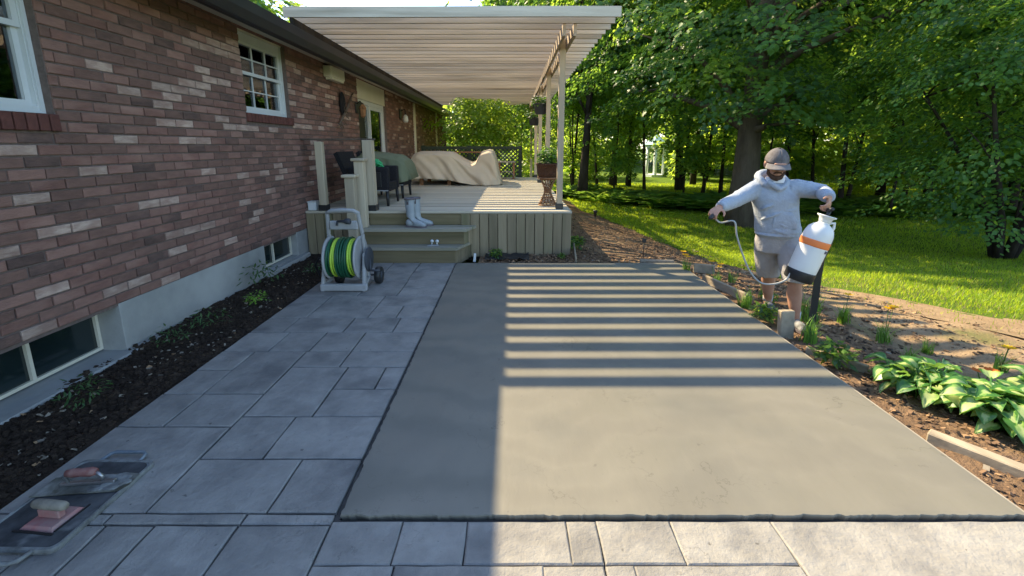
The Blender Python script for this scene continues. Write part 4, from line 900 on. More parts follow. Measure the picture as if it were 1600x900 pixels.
for x in (-.15, .30):
    t = MB(); t.lathe([(.03,-.03),(.09,-.032),(.098,-.02),(.098,.02),(.09,.032),(.03,.03)], P_(x,.17,.098), 24, axis='x'); wq = t.build('wheel', M['black'], rc)
    t = MB(); t.lathe([(0,-.034),(.045,-.036),(.045,.036),(0,.034)], P_(x,.17,.098), 16, axis='x'); t.build('hub', M['pot'], wq)
t = MB(); t.tube([P_(-.15,.17,.098), P_(.3,.17,.098)], .012, 8); t.build('axle', M['pot'], rc)

# ------------------------------------------------------------------ boots and fitting on the steps
def boot(x, y, rz, label):
    b = thing('rubber_boot', label, 'boot', (x, y, .432), rz)
    t = MB(); rings = [(.0,0,.085,.045,0),(.005,.0,.085,.048,0)]
    def ring(c, rx, ry, tilt=0, n=16): return [(c[0] + rx*math.cos(a*6.283/n)*math.cos(tilt), c[1] + ry*math.sin(a*6.283/n), c[2] + rx*math.cos(a*6.283/n)*math.sin(tilt)) for a in range(n)]
    shaft = [((-.01,0,.40),.072,.066),((-.01,0,.36),.07,.064),((-.008,0,.28),.067,.06),((-.004,0,.2),.06,.053),((.0,0,.14),.062,.05)]
    foot = [((.03,0,.085),.088,.048,-.75),((.085,0,.06),.07,.05,-1.1),((.14,0,.045),.05,.05,-1.35),((.19,0,.036),.036,.045,-1.5),((.225,0,.03),.02,.028,-1.57)]
    s2 = MB(); R_ = [ring(*r_) for r_ in shaft] + [ring(*r_) for r_ in foot]
    s2.grid([r_ + [r_[0]] for r_ in R_]); s2.add(R_[-1], [tuple(range(16))]); s2.add(R_[0], [tuple(range(16))])
    s2.ell((-.015,0,.06), (.068,.05,.06)); s2.ell((.12,0,.04), (.11,.05,.042))
    me = fuse(s2, .008, 5, 'upper'); me.materials.append(M['boot']); link('upper', me, b, Vector((0,0,0)))
    t = MB(); q = [(-.085,.0),(-.07,.04),(-.02,.046),(.05,.042),(.12,.052),(.19,.048),(.23,.028),(.238,0)]; o = q + [(a, -c) for a, c in q[-2:0:-1]]
    t.add([(a,c,0) for a,c in o] + [(a,c,.022) for a,c in o], [(i,(i+1)%len(o),(i+1)%len(o)+len(o),i+len(o)) for i in range(len(o))] + [tuple(range(len(o)))[::-1], tuple(range(len(o),2*len(o)))]); t.build('sole', M['bootd'], b, Vector((0,0,0)))
    t = MB(); t.lathe([(.064,.385),(.075,.385),(.076,.41),(.066,.41),(.062,.32),(0,.3)], (-.01,0,0), 18); t.build('collar', M['bootd'], b, Vector((0,0,0)))
boot(-1.42, 6.13, -.28, 'grey rubber boot at the front of the pair on the second step'); boot(-1.36, 6.225, .12, 'grey rubber boot behind the other one on the second step')
fi = thing('brass_fitting', 'small pale fitting with two round white knobs lying on the lowest step', 'fitting', (-1.07, 5.88, .214))
t = MB(); t.box(-1.13, -1.0, 5.85, 5.91, .2155, .228, 0, .005); t.box(-1.15, -1.09, 5.83, 5.88, .2155, .226, 0, .004); t.build('plate', M['reel'], fi)
for x in (-1.095, -1.025): t = MB(); t.tube([(x, 5.885, .228), (x+.004, 5.88, .262)], .009, 8); t.ell((x+.006, 5.878, .28), (.024,.024,.022)); t.build('knob', M['white'], fi)

# ------------------------------------------------------------------ finishing tools on the patio
def rrect(x0, x1, y0, y1, r, n=5):
    o = []
    for cx_, cy_, a0 in ((x1-r, y1-r, 0), (x0+r, y1-r, 1.5708), (x0+r, y0+r, 3.1416), (x1-r, y0+r, 4.7124)):
        o += [(cx_ + r*math.cos(a0 + i*1.5708/n), cy_ + r*math.sin(a0 + i*1.5708/n)) for i in range(n+1)]
    return o
def plate(o, z0, z1, m=0, inset=.0, lip=0):
    t = MB(); n = len(o); cx_ = sum(p[0] for p in o)/n; cy_ = sum(p[1] for p in o)/n
    sc = lambda p, s: (cx_ + (p[0]-cx_)*s, cy_ + (p[1]-cy_)*s)
    L = [(1, z0), (1.01, (z0+z1)/2), (1, z1)] + ([(1-lip, z1), (1-lip*1.25, z1-.006)] if lip else [])
    vs = [(*sc(p, s), z) for s, z in L for p in o]; k = len(L)
    t.add(vs, [(a*n+i, a*n+(i+1)%n, (a+1)*n+(i+1)%n, (a+1)*n+i) for a in range(k-1) for i in range(n)] + [tuple(range(n))[::-1], tuple((k-1)*n+i for i in range(n))]); return t
def kneeboard(x, y, rz, label, handles):
    b = thing('knee_board', label, 'knee board', (x, y, .0015), rz)
    o = rrect(-.18, .18, -.25, .25, .03); plate(o, 0, .022, lip=.05).build('rim', M['rim'], b, Vector((0,0,0)))
    o = rrect(-.165, .165, -.235, .235, .04); plate(o, .012, .0195).build('pad', M['mag'], b, Vector((0,0,0)))
    for s in handles:
        t = MB(); t.tube([(-.1, s*.245, .014), (-.09, s*.295, .018), (-.07, s*.308, .02), (.07, s*.308, .02), (.09, s*.295, .018), (.1, s*.245, .014)], .0085, 8); t.build('handle', M['rim'] if s < 0 else M['blue'], b, Vector((0,0,0)))
    return b
kneeboard(-1.95, 1.675, -.01, 'dark grey knee board with pale rim and blue end handle on the patio', (-1, 1))
hf = thing('hand_float', 'small pink hand float with a round wooden grip lying on the nearest knee board', 'hand float', (-1.925, 1.575, .0205), -.10)
t = MB(); t.add([(-.075,-.065,0),(.075,-.065,0),(.075,.065,0),(-.075,.065,0),(-.062,-.052,.012),(.062,-.052,.012),(.062,.052,.012),(-.062,.052,.012)],[(0,3,2,1),(4,5,6,7),(0,1,5,4),(1,2,6,5),(2,3,7,6),(3,0,4,7)]); t.build('base', M['pink'], hf, Vector((0,0,0)))
t = MB(); t.box(-.05, .05, -.014, .014, .0125, .05, 0, .004); t.build('post', M['pink'], hf, Vector((0,0,0)))
t = MB(); t.lathe([(0,-.075),(.014,-.075),(.019,-.06),(.020,0),(.019,.06),(.014,.075),(0,.075)], (0,0,.066), 16, axis='x'); t.build('grip', M['woodh'], hf, Vector((0,0,0)))
t = MB(); t.box(-.09, .09, -.078, -.07, -.0005, .006, 0, 0); t.box(.078, .085, -.06, .08, -.0005, .005); t.build('blade', M['black'], hf, Vector((0,0,0)))
st_ = thing('steel_trowel', 'cement crusted finishing trowel with a red grip lying across the knee board', 'trowel', (-1.975, 1.755, .025), .10)
st_.scale = (.86,.95,1)
t = MB(); t.add([(-.20,-.06,0),(.22,-.06,0),(.25,-.02,0),(.25,.05,0),(.2,.06,0),(-.18,.06,0),(-.20,-.06,.004),(.22,-.06,.004),(.25,-.02,.004),(.25,.05,.004),(.2,.06,.004),(-.18,.06,.004)],[(5,4,3,2,1,0),(6,7,8,9,10,11)]+[(i,(i+1)%6,6+(i+1)%6,6+i) for i in range(6)]); t.build('blade', M['trow'], st_, Vector((0,0,0)))
t = MB(); t.box(-.10, .17, -.012, .012, .0045, .02, 0, .004); t.tube([(-.06,0,.018), (-.075,0,.045), (-.05,0,.062)], .009, 8); t.tube([(.1,0,.018), (.11,0,.04), (.08,0,.062)], .009, 8); t.build('bracket', M['steel'], st_, Vector((0,0,0)))
t = MB(); t.lathe([(0,-.075),(.015,-.072),(.02,-.04),(.018,.0),(.021,.05),(.015,.075),(0,.077)], (.01,0,.066), 14, axis='x'); t.build('grip', M['red'], st_, Vector((0,0,0)))
lump = MB(); q = random.Random(3)
for i in range(14): lump.ell((q.uniform(.09,.21), q.uniform(-.042,.042), .005), (q.uniform(.025,.05), q.uniform(.015,.03), q.uniform(.004,.009)), 0, 8)
me = fuse(lump, .0035, 2, 'dried_cement'); me.materials.append(M['rim']); link('dried_cement', me, st_, Vector((0,0,0)))

# ------------------------------------------------------------------ timbers, lights and plants in the right hand bed
def plank(name, label, a, c, w_, h, m='timber', cat='timber', up=(0,0,1)):
    mid = [(a[i]+c[i])/2 for i in range(3)]; t = thing(name, label, cat, mid); b = MB(); b.obox(a, c, w_, h, 0, up, .006); b.build('timber', W['timber'] if m == 'timber' else M[m], t)
bz = bed_z
plank('edging_plank', 'long grey plank lying at the slab edge between the stake and the far corner', (2.29,5.08,.0), (2.46,4.28,-.0), .035, .10)
plank('edging_plank', 'short upright brown plank end by the yellow flowers at the far slab corner', (2.32,5.45,.02), (2.56,5.38,.02), .04, .12)
plank('stake', 'cut timber block standing upright on end beside the man\'s feet', (2.33,3.51,-.12), (2.32,3.53,.19), .115, .06, up=(0,1,0))
plank('edging_plank', 'thin grey plank beside the slab near the large striped hosta', (2.275,3.17,-.01), (2.53,2.88,-.02), .03, .09)
plank('edging_beam', 'thick pale beam lying nearest the viewer at the right slab edge', (2.29,2.16,-.03), (2.62,1.70,-.03), .07, .10)
plank('edging_beam', 'short pale beam end in the lower right corner beside the slab', (2.32,1.70,-.06), (2.6,1.40,-.06), .08, .09)
plank('form_stake', 'short pale board leaning at the right front corner of the deck', (.87,5.82,.0), (.93,6.5,.07), .022, .12)
plank('form_stake', 'little white stake at the foot of the deck steps', (-.52,5.90,-.02), (-.51,5.91,.10), .035, .03, 'white', up=(0,1,0))
t = MB(); t.obox((1.75,5.86,.005), (2.2,5.80,.01), .06, .05, 0, (0,0,1), .01); tag(t.build('stone_edge', M['chipw']), 'pale broken board lying along the far right corner of the slab', 'board')
def solar(x, y, label):
    z = bed_z(x, y); s_ = thing('path_light', label, 'path light', (x, y, z), 0, 'path lights in the bed')
    t = MB(); t.tube([(x,y,z-.05),(x,y,z+.12)], .012, 8); t.build('stake', M['black'], s_)
    t = MB(); t.lathe([(.03,.12),(.055,.24),(.062,.27),(.062,.285),(0,.29)], (x,y,z), 16); t.build('lamp', M['black'], s_)
solar(2.42, 12.7, 'black cone shaped path light standing in the bed beyond the deck corner')
x, y = 2.02, 6.6; z = bed_z(x, y); s_ = thing('plant_marker', 'thin dark rod with a small head standing in the bed near the far slab corner', 'marker', (x, y, z)); t = MB(); t.tube([(x,y,z-.03),(x,y,z+.26)], .008, 6); t.build('rod', M['black'], s_); t = MB(); t.box(x-.03, x+.03, y-.012, y+.012, z+.25, z+.31, 0, .005); t.build('head', M['black'], s_)
# hostas
def hosta_mat():
    m = mat('hosta_variegated', (.07,.19,.045), .36, .45, transl=.32, translcol=(.28,.50,.08)); t = m.node_tree; N = t.nodes.new; L = t.links.new
    at = N('ShaderNodeAttribute'); at.attribute_name = 'across'; tc = N('ShaderNodeTexCoord'); n = N('ShaderNodeTexNoise'); n.inputs['Scale'].default_value = 34; n.inputs['Detail'].default_value = 3
    mp = N('ShaderNodeMapping'); mp.inputs['Scale'].default_value = (.18,1,1); L(tc.outputs['Object'], mp.inputs[0]); L(mp.outputs[0], n.inputs['Vector'])
    ad = N('ShaderNodeMath'); ad.operation = 'MULTIPLY_ADD'; ad.inputs[1].default_value = .9; L(n.outputs[0], ad.inputs[0]); L(at.outputs['Fac'], ad.inputs[2])
    oi = N('ShaderNodeObjectInfo'); m2 = N('ShaderNodeMath'); m2.operation = 'MULTIPLY_ADD'; m2.inputs[1].default_value = .35; L(oi.outputs['Random'], m2.inputs[0]); L(ad.outputs[0], m2.inputs[2])
    r_ = N('ShaderNodeValToRGB'); e_ = r_.color_ramp.elements; e_[0].position = .80; e_[0].color = (.42,.50,.20,1); e_[1].position = 1.1; e_[1].color = (.055,.165,.04,1); q = r_.color_ramp.elements.new(.95); q.color = (.19,.36,.07,1)
    L(m2.outputs[0], r_.inputs[0]); L(r_.outputs[0], t.nodes['Principled BSDF'].inputs['Base Color']); return m
HM = hosta_mat()
def hosta_leaf(seed, L, W_, stem):
    q = random.Random(seed); t = MB(); ns = 10; P = []; ac = []
    for j in range(ns+1):
        u = j/ns; ww = W_*(math.sin(math.pi*min(1, .03 + u**.72*.96)))**.8*.5; x = stem*.55 + L*u*(.96 - .1*u); z = stem*.8 + L*(.34*u - .72*u*u); row = []
        for i in range(9):
            s_ = (i-4)/4; row.append((x - .05*L*abs(s_)*(u < .3), s_*ww, z + .30*abs(s_)*ww + .006*math.sin(9*u+3*abs(s_)+seed) + .003*math.cos(abs(s_)*12))); ac.append(abs(s_)*.55 + .1*u)
        P.append(row)
    t.grid(P); n0 = len(t.v)
    t.tube([(0,0,0), (stem*.25,0,stem*.5), (stem*.55,0,stem*.8)], .006, 5)
    me = t.mesh('leaf', HM); at = me.attributes.new('across', 'FLOAT', 'POINT'); at.data.foreach_set('value', ac + [.9]*(len(t.v)-n0)); return me
HL = [hosta_leaf(s_, .15 + .02*(s_ % 3), .105 + .012*(s_ % 2), .15 + .035*(s_ % 4)) for s_ in range(6)]
def hosta(label, x, y, n, sc, seed):
    h = thing('hosta_plant', label, 'hosta', (x, y, bed_z(x, y)-.01)); q = random.Random(seed)
    for i in range(n):
        u = (i+.5)/n; a = i*2.39996 + q.uniform(-.3,.3); o = link('leaf', q.choice(HL), h, Vector((.12*u*math.cos(a), .12*u*math.sin(a), .0)))
        s_ = sc*q.uniform(.7, 1.15)*(1 - .15*(1-u)); o.rotation_euler = (q.uniform(-.35,.35), -.95*(1-u)**1.1 + .10 + q.uniform(-.2,.2), a + q.uniform(-.4,.4)); o.scale = (s_, s_, s_)
hosta('large striped hosta with pale leaf centres, left half of the clump beside the slab', 2.68, 2.62, 120, .84, 1)
hosta('large striped hosta with pale leaf centres, right half of the clump nearest the viewer', 2.84, 2.31, 140, .90, 2)
hosta('striped hosta cut off by the right edge of the picture', 3.28, 2.40, 70, .85, 3)
# grassy clumps and flowers
def blades_mesh(seed, n, L, w_, mats, spread=.06, lean=.7):
    g = np.random.default_rng(seed); V = []; F = []; mi = []
    for i in range(n):
        a = g.uniform(0, 6.283); l = L*g.uniform(.5, 1.1); k = g.uniform(.1, lean); r0 = spread*g.random()**.5; bx, by = r0*math.cos(a*1.7), r0*math.sin(a*1.7); o = len(V); ww = w_*g.uniform(.7,1.2); m_ = int(g.integers(len(mats)))
        for j in range(4):
            u = j/3; r_ = l*k*u*u; z = l*u*(1-.25*k*u); wj = ww*(1-u)**.7*.5 + .0003
            V += [(bx + r_*math.cos(a) - wj*math.sin(a), by + r_*math.sin(a) + wj*math.cos(a), z), (bx + r_*math.cos(a) + wj*math.sin(a), by + r_*math.sin(a) - wj*math.cos(a), z)]
        for j in range(3): F.append((o+2*j, o+2*j+1, o+2*j+3, o+2*j+2)); mi.append(m_)
    return npmesh('blades', np.array(V), np.array(F), mats, np.array(mi), True)
GB = [blades_mesh(i, 70, .22, .008, [LEAF['bedgrass'], LEAF['lime']]) for i in range(3)]
def clump(label, x, y, sc, k, flowers=0, cat='plant', name='grassy_plant', fm='yellow'):
    z = bed_z(x, y); c = thing(name, label, cat, (x, y, z)); o = link('blades', GB[k % 3], c, Vector((0,0,0))); o.scale = (sc, sc, sc); o.rotation_euler[2] = k
    if flowers:
        q = random.Random(k); t = MB(); pts = []
        for i in range(flowers): px_, py_, h = x + q.uniform(-.06,.06), y + q.uniform(-.06,.06), z + .25*sc + q.uniform(-.02,.08); t.tube([(x,y,z),(px_,py_,h)], .003, 4); pts.append((px_, py_, h))
        t.build('flower_stalk', LEAF['bedgrass'], c); tufts([p for p in pts for _ in range(2)], .042, 'flower', M[fm], c, 6, k)
clump('yellow flowers with strappy leaves at the far right corner of the slab', 2.22, 5.42, .8, 1, 3, 'flower', 'yellow_flower')
clump('yellow flower plant directly left of the man\'s legs', 2.38, 4.95, .9, 2, 3, 'flower', 'yellow_flower')
clump('yellow flower plant between the man\'s legs', 2.72, 4.55, .9, 3, 2, 'flower', 'yellow_flower')
clump('yellow flower on a thin stalk, farthest right in the bare ground', 3.55, 2.95, .7, 4, 2, 'flower', 'yellow_flower')
clump('yellow flower plant midway between the man and the lawn shade', 3.12, 3.45, .9, 5, 2, 'flower', 'yellow_flower')
clump('yellow flower plant right of the black strap', 3.05, 3.82, .9, 6, 1, 'flower', 'yellow_flower')
clump('small orange flower plant right of the striped hosta clump', 3.16, 2.70, .4, 7, 2, 'flower', 'orange_flower', 'orangef')
clump('grassy green clump at the slab edge beside the long grey plank', 2.33, 4.20, 1.05, 8)
clump('grassy green clump in front of the man\'s shoe beside the timber block', 2.47, 3.43, 1.1, 9)
clump('tall grassy clump behind the black dangling strap', 2.75, 3.85, 1.35, 10)
clump('low grassy clump left of the man near the plank end', 2.62, 5.05, .7, 11)
clump('low grassy clump in the bark chips above the hosta', 2.95, 3.02, .7, 12)
clump('low grassy clump at the edge of the bare ground', 3.3, 3.25, .6, 13)
# leafy plants at the slab edge
LP = [foliage('leaves', (0,0,.07), (.11,.11,.12), 150, .065, [LEAF['weed'], LEAF['b']], 20+i, width=.55, ground=True)[0] for i in range(2)]
for lab, x, y, s_, k in [('dark leafy plant at the slab edge in front of the man\'s far leg', 2.34, 3.86, 1.0, 0), ('dark leafy plant between the thin grey plank and the slab', 2.37, 3.0, 1.05, 1), ('small leafy seedling in the bark beside the plank by the man', 2.66, 4.35, .7, 0),
    ('small leafy plant at the foot of the deck skirting in the narrow bed', -.22, 6.02, .8, 1), ('bright leafy plant at the right end of the narrow bed before the deck', .70, 6.0, .5, 0), ('leafy plant beside the right side of the deck', 1.02, 6.9, 1.3, 1), ('leafy plant in the bark midway between the hosta and the lawn', 2.95, 2.78, .6, 0)]:
    o = thing('leafy_plant', lab, 'plant', (x, y, bed_z(x, y) if y < 5.7 or x > .9 else .0)); l = link('leaves', LP[k], o, Vector((0,0,0))); l.scale = (s_, s_, s_)
for lab, x, y, s_, k, lm in [('small dark weed against the foundation nearest the basement window', -2.7, 3.28, .75, 0, 0), ('dark leafy weed midway along the left soil bed', -2.62, 3.6, .9, 1, 0), ('bright green leafy plant in the left soil bed', -2.55, 4.2, .62, 0, 1), ('taller leafy plant beside the far basement window', -2.80, 4.75, 1.25, 1, 0), ('flat dark grassy weed nearest the viewer in the left soil bed', -2.60, 2.42, .8, 0, 0), ('small weed in the left soil bed beside the hose reel', -2.42, 5.2, .7, 1, 0)]:
    o = thing('weed', lab, 'weed', (x, y, lbed_z(x, y))); me = foliage('leaves', (0,0,.08), (.17,.17,.17), 130 if lm else 95, .06, [LEAF['lime']] if lm else [LEAF['weed'], LEAF['c']], 60+k+int(y*10), width=.5 if lm else .3, ground=True)[0]; l = link('leaves', me, o, Vector((0,0,0))); l.scale = (s_, s_, s_)
# sheet of black landscape cloth left in the narrow bed
b = MB(); b.grid([[(-.38 + .62*i/14, 5.9 + .3*j/6, .02 + .05*max(0, fbm(i*.5, j*.6, 2)) + .02*fbm(i*1.3, j*1.3)) for i in range(15)] for j in range(7)]); tag(b.build('landscape_cloth', M['black'], fix=False), 'crumpled black sheet in the narrow bed right of the steps', 'plastic sheet')

# ------------------------------------------------------------------ grass
g = np.random.default_rng(77); N = 330000
yy = 2.2 + 26*g.random(N)**1.9; xx = np.empty(N); ex = np.array([edge_x(v) for v in yy[:0]])
ey = np.linspace(-1, 40, 400); et = np.array([edge_x(v) for v in ey]); ed = np.interp(yy, ey, et)
xx = ed + (g.random(N)**1.25)*(2 + yy*1.05)
dist = xx - ed
bare = np.array([0.0]);
# grass thins out into bare ground near the viewer on the right
thr = np.where(yy < 7, np.clip((dist - (.15 + .28*np.clip(6-yy, 0, 4)))/.8, .04, 1), np.clip(dist/.25 + .2, 0, 1))
keep = g.random(N) < thr; xx, yy = xx[keep], yy[keep]
kk = (xx < 22); xx, yy = xx[kk], yy[kk]; n = len(xx)
zz = np.array([lawn_z(a, c) for a, c in zip(xx, yy)]) - .004
zb_ = np.array([bed_z(a, c) if a < edge_x(c)+.12 else -9 for a, c in zip(xx, yy)]); zz = np.maximum(zz, zb_)
sc = np.clip(yy/9, .8, 3); h = g.uniform(.03, .07, n)*np.clip(sc, .9, 1.5); a = g.uniform(0, 6.283, n); ln = g.uniform(.1, .8, n)*h; w_ = g.uniform(.0025, .0045, n)*sc*1.3
V = np.stack([np.stack([xx - w_*np.sin(a), yy + w_*np.cos(a), zz], 1), np.stack([xx + w_*np.sin(a), yy - w_*np.cos(a), zz], 1), np.stack([xx + ln*np.cos(a), yy + ln*np.sin(a), zz + h], 1)], 1).reshape(-1, 3)
mi = (g.random(n) < .04).astype(int)
mi = np.where(yy < 6.0, (g.random(n) < np.clip(.55 - .3*(xx - np.interp(yy, ey, et)), .08, .6)).astype(int), mi)
tag(link('grass', npmesh('grass', V, np.arange(3*n).reshape(n, 3), [LEAF['grass'], M['straw']], mi)), kind='stuff')
# bare tan ground where the lawn thins out
b = MB(); rows = []
for j in range(56):
    y = .6 + .1*j; e = edge_x(y); wd = .1 + max(0, min(1, (6-y)/3.2))*1.5; rows.append([(e - .12 + (wd+.12)*i/16, y, max(lawn_z(e - .12 + (wd+.12)*i/16, y), -9) + .014*(1 - i/16) + (.03 if i == 0 else .0) - (.02 if i == 16 else 0) + .006*fbm(i*.8, y*9)) for i in range(17)])
b.grid(rows); tag(b.build('bare_ground', M['bare'], fix=False), kind='structure')

# ------------------------------------------------------------------ gazebo far behind
gz = thing('gazebo', 'small white garden gazebo with a pale teal roof far behind the trees', 'gazebo', (11.2, 35.0, lawn_z(11.2, 35)))
gx, gy, g0 = 11.2, 35.0, lawn_z(11.2, 35)
for i in range(6):
    a = i*math.pi/3 + .3; t = MB(); t.tube([(gx+.72*math.cos(a), gy+.72*math.sin(a), g0), (gx+.72*math.cos(a), gy+.72*math.sin(a), g0+2.25)], .09, 8); t.build('column', M['gaz'], gz)
t = MB(); t.lathe([(0,0),(.95,0),(.95,.18),(0,.18)], (gx,gy,g0), 6, smooth=False); t.build('base', M['gaz'], gz)
t = MB(); t.lathe([(.92,2.25),(.92,2.45),(.80,2.45)], (gx,gy,g0), 6, smooth=False); t.build('beam', M['gaz'], gz)
t = MB(); t.lathe([(1.15,2.45),(.5,2.85),(.06,3.15),(0,3.3)], (gx,gy,g0), 6, smooth=False); t.build('roof', M['gazroof'], gz)

# ------------------------------------------------------------------ the man
man = thing('person', 'bearded man in grey hoodie, shorts and cap, head bowed and arms held out', 'person', (2.45, 3.95, -.08))
def rings(mb, L, n=22, m=0):
    R_ = []
    for (cx_, cy_, cz_, rx, ry, rot) in L:
        R_.append([(cx_ + rx*math.cos(a)*math.cos(rot) - ry*math.sin(a)*math.sin(rot), cy_ + rx*math.cos(a)*math.sin(rot) + ry*math.sin(a)*math.cos(rot), cz_) for a in [6.28318*i/n for i in range(n)]])
    mb.grid([r_ + [r_[0]] for r_ in R_], m); mb.add(R_[0], [tuple(range(n))[::-1]], m, True); mb.add(R_[-1], [tuple(range(n))], m, True)
YAW = -.27
HC = Vector((2.287, 3.87, 1.405))                      # head centre
def hd(x, y, z):                                       # head space: x to his left, -y forward, tilted down and turned
    v = Vector((x, y, z)); v.rotate(Matrix.Rotation(.37, 3, 'X')); v.rotate(Matrix.Rotation(-.22, 3, 'Z')); return HC + v
hrot = (Matrix.Rotation(-.22, 3, 'Z') @ Matrix.Rotation(.37, 3, 'X')).to_quaternion()
LSH, LEL, LWR = (2.185,3.98,1.165), (1.965,3.86,1.085), (1.755,3.70,1.045)   # arm on the viewer's left
RSH, REL, RWR = (2.505,3.89,1.185), (2.67,3.80,1.165), (2.568,3.565,1.14)
body = MB()
rings(body, [(2.42,3.96,.70,.15,.11,YAW),(2.40,3.955,.85,.155,.11,YAW),(2.37,3.95,1.02,.17,.115,YAW),(2.345,3.945,1.14,.17,.105,YAW),(2.335,3.94,1.20,.11,.08,YAW)])
body.tube([(2.33,3.94,1.16), (2.315,3.915,1.25), (2.295,3.885,1.34)], [.062,.058,.055], 14)
body.ell(HC + Vector((0,.008,.02)), (.078,.098,.100), rot=hrot, n=18); body.ell(hd(0,-.03,-.055), (.058,.066,.07), rot=hrot, n=16)
body.tube([hd(0,-.092,.012), hd(0,-.108,-.012), hd(0,-.116,-.028)], [.010,.013,.015], 8); body.ell(hd(0,-.094,.03), (.05,.02,.014), rot=hrot)
for s in (-1, 1): body.ell(hd(s*.082, .012, -.012), (.014,.026,.034), rot=hrot, n=10); body.ell(hd(s*.038,-.072,-.022), (.03,.026,.026), rot=hrot, n=10)
body.tube([hd(-.03,-.09,-.062), hd(0,-.097,-.06), hd(.03,-.09,-.062)], [.007,.011,.007], 8)
for a, e, w_ in ((LSH, LEL, LWR), (RSH, REL, RWR)): body.tube([a, Vector(a).lerp(Vector(e), .5), e, Vector(e).lerp(Vector(w_), .35), w_], [.058,.054,.044,.042,.029], 12)
# legs with calves and feet
for hip, kn, an, toe in (((2.37,4.0,.74), (2.475,4.10,.37), (2.56,4.20,.02), (2.50,4.00,-.055)), ((2.49,3.91,.74), (2.50,3.74,.38), (2.545,3.74,.02), (2.52,3.54,-.055))):
    hip, kn, an, toe = map(Vector, (hip, kn, an, toe)); back = (an - toe).normalized()
    body.tube([hip, hip.lerp(kn,.5), kn + Vector((0,0,.05)), kn - Vector((0,0,.04)), kn.lerp(an,.35) + back*.018, kn.lerp(an,.65) + back*.008, an + Vector((0,0,.04)), an - Vector((0,0,.05))], [.085,.078,.06,.055,.062,.05,.038,.04], 14)
    body.tube([an + back*.05 - Vector((0,0,.055)), an - Vector((0,0,.05)) + (toe-an)*.3, toe + Vector((0,0,.02))], [.036,.042,.036], 10)
def hand(wr, d, palmn, curl, thumb, seed, spread=.12):
    """palm, four fingers of their own length and a thumb off the side, closed round what is held"""
    wr = Vector(wr); d = Vector(d).normalized(); nn = Vector(palmn); nn = (nn - d*nn.dot(d)).normalized(); sd = d.cross(nn)*thumb
    mid = wr + d*.055; Rm = Matrix((sd, d, nn)).transposed().to_quaternion()
    body.ell(mid, (.041,.05,.017), rot=Rm, n=14); body.ell(wr + d*.025, (.03,.03,.018), rot=Rm, n=10)
    for i, (o, L) in enumerate(((.030,.072),(.010,.080),(-.010,.075),(-.029,.058))):
        p = wr + d*.092 + sd*o*1.05; dirn = d + sd*spread*(1.2 - i*.8)*.5; pts = [p - d*.02, p]; ang = 0
        for k, f_ in enumerate((.46,.31,.23)):
            ang += curl*(.75 + .2*k + .05*i); v = (dirn.normalized()*math.cos(ang) + nn*math.sin(ang)); pts.append(pts[-1] + v*L*f_)
        body.tube(pts, [.0095,.0098,.0092,.0085,.0068], 8)
    tb = wr + d*.03 + sd*.035; v = (sd*.75 + d*.65 + nn*.25).normalized(); v2 = (d*.75 + nn*.75 + sd*.1).normalized()
    body.tube([tb - sd*.015, tb + v*.022, tb + v*.05, tb + v*.05 + v2*.028], [.013,.0125,.0105,.008], 8)
ldir = (Vector(LWR) - Vector(LEL)).normalized() + Vector((-.1,-.1,-.22)); hand(LWR, ldir, (.05,.25,-1), .75, 1, 1)
rdir = Vector((-.35,-.55,-.55)); hand(RWR, rdir, (-.6,.5,-.1), .8, -1, 2)
bme = fuse(body, .0052, 3, 'body'); bme.materials.append(M['skin']); link('body', bme, man, -man.location)
# eyes, beard
for s in (-1, 1): t = MB(); t.ell(hd(s*.032,-.096,.002), (.012,.008,.006), rot=hrot, n=10); t.build('eye', M['eye'], man)  # near-black eyes: the shade under the cap brim is put into their colour
bd = MB(); bd.ell(hd(0,-.045,-.092), (.056,.05,.042), rot=hrot); bd.tube([hd(-.062,-.02,-.03), hd(-.058,-.045,-.075), hd(-.03,-.085,-.098), hd(0,-.098,-.104), hd(.03,-.085,-.098), hd(.058,-.045,-.075), hd(.062,-.02,-.03)], [.012,.018,.02,.021,.02,.018,.012], 10)
bd.tube([hd(-.034,-.088,-.062), hd(-.02,-.1,-.046), hd(0,-.106,-.043), hd(.02,-.1,-.046), hd(.034,-.088,-.062)], [.007,.009,.009,.009,.007], 8)
me = fuse(bd, .005, 2, 'beard'); me.materials.append(M['beard']); link('beard', me, man, -man.location)
hr = MB(); hr.ell(hd(0,.045,-.01), (.076,.062,.075), rot=hrot); me = fuse(hr, .006, 2, 'hair'); me.materials.append(M['beard']); link('hair', me, man, -man.location)
# cap: crown and curved brim
cp = MB(); n = 24; P = []
for j in range(9):
    ph = j/8*1.52; r_ = math.cos(ph); row = [hd(.093*r_*math.sin(6.28318*i/n), -.112*r_*math.cos(6.28318*i/n) + .006, .018 + .112*math.sin(ph)**1.1 + (.012*math.cos(6.28318*i/n) if j == 0 else 0)) for i in range(n)]; P.append(row + [row[0]])
cp.grid(P); cp.ell(hd(0,.006,.132), (.009,.009,.006), n=8)
o = cp.build('cap', M['cap'], man)
so2 = o.modifiers.new('t', 'SOLIDIFY'); so2.thickness = .004
cb = MB(); P = []
for j in range(7):
    u = j/6; row = []
    for i in range(15):
        a = (i-7)/7*1.15; rr_ = 1 + u*.62*math.cos(a*1.15)**.6; row.append(hd(.092*rr_*math.sin(a)*(1 - .12*u), -.110*rr_*math.cos(a) + .004, .026 - .018*u - .028*abs(math.sin(a))**2*(.4+u)))
    P.append(row)
cb.grid(P); o = cb.build('cap_brim', M['capf'], man, fix=False); so2 = o.modifiers.new('t', 'SOLIDIFY'); so2.thickness = .005
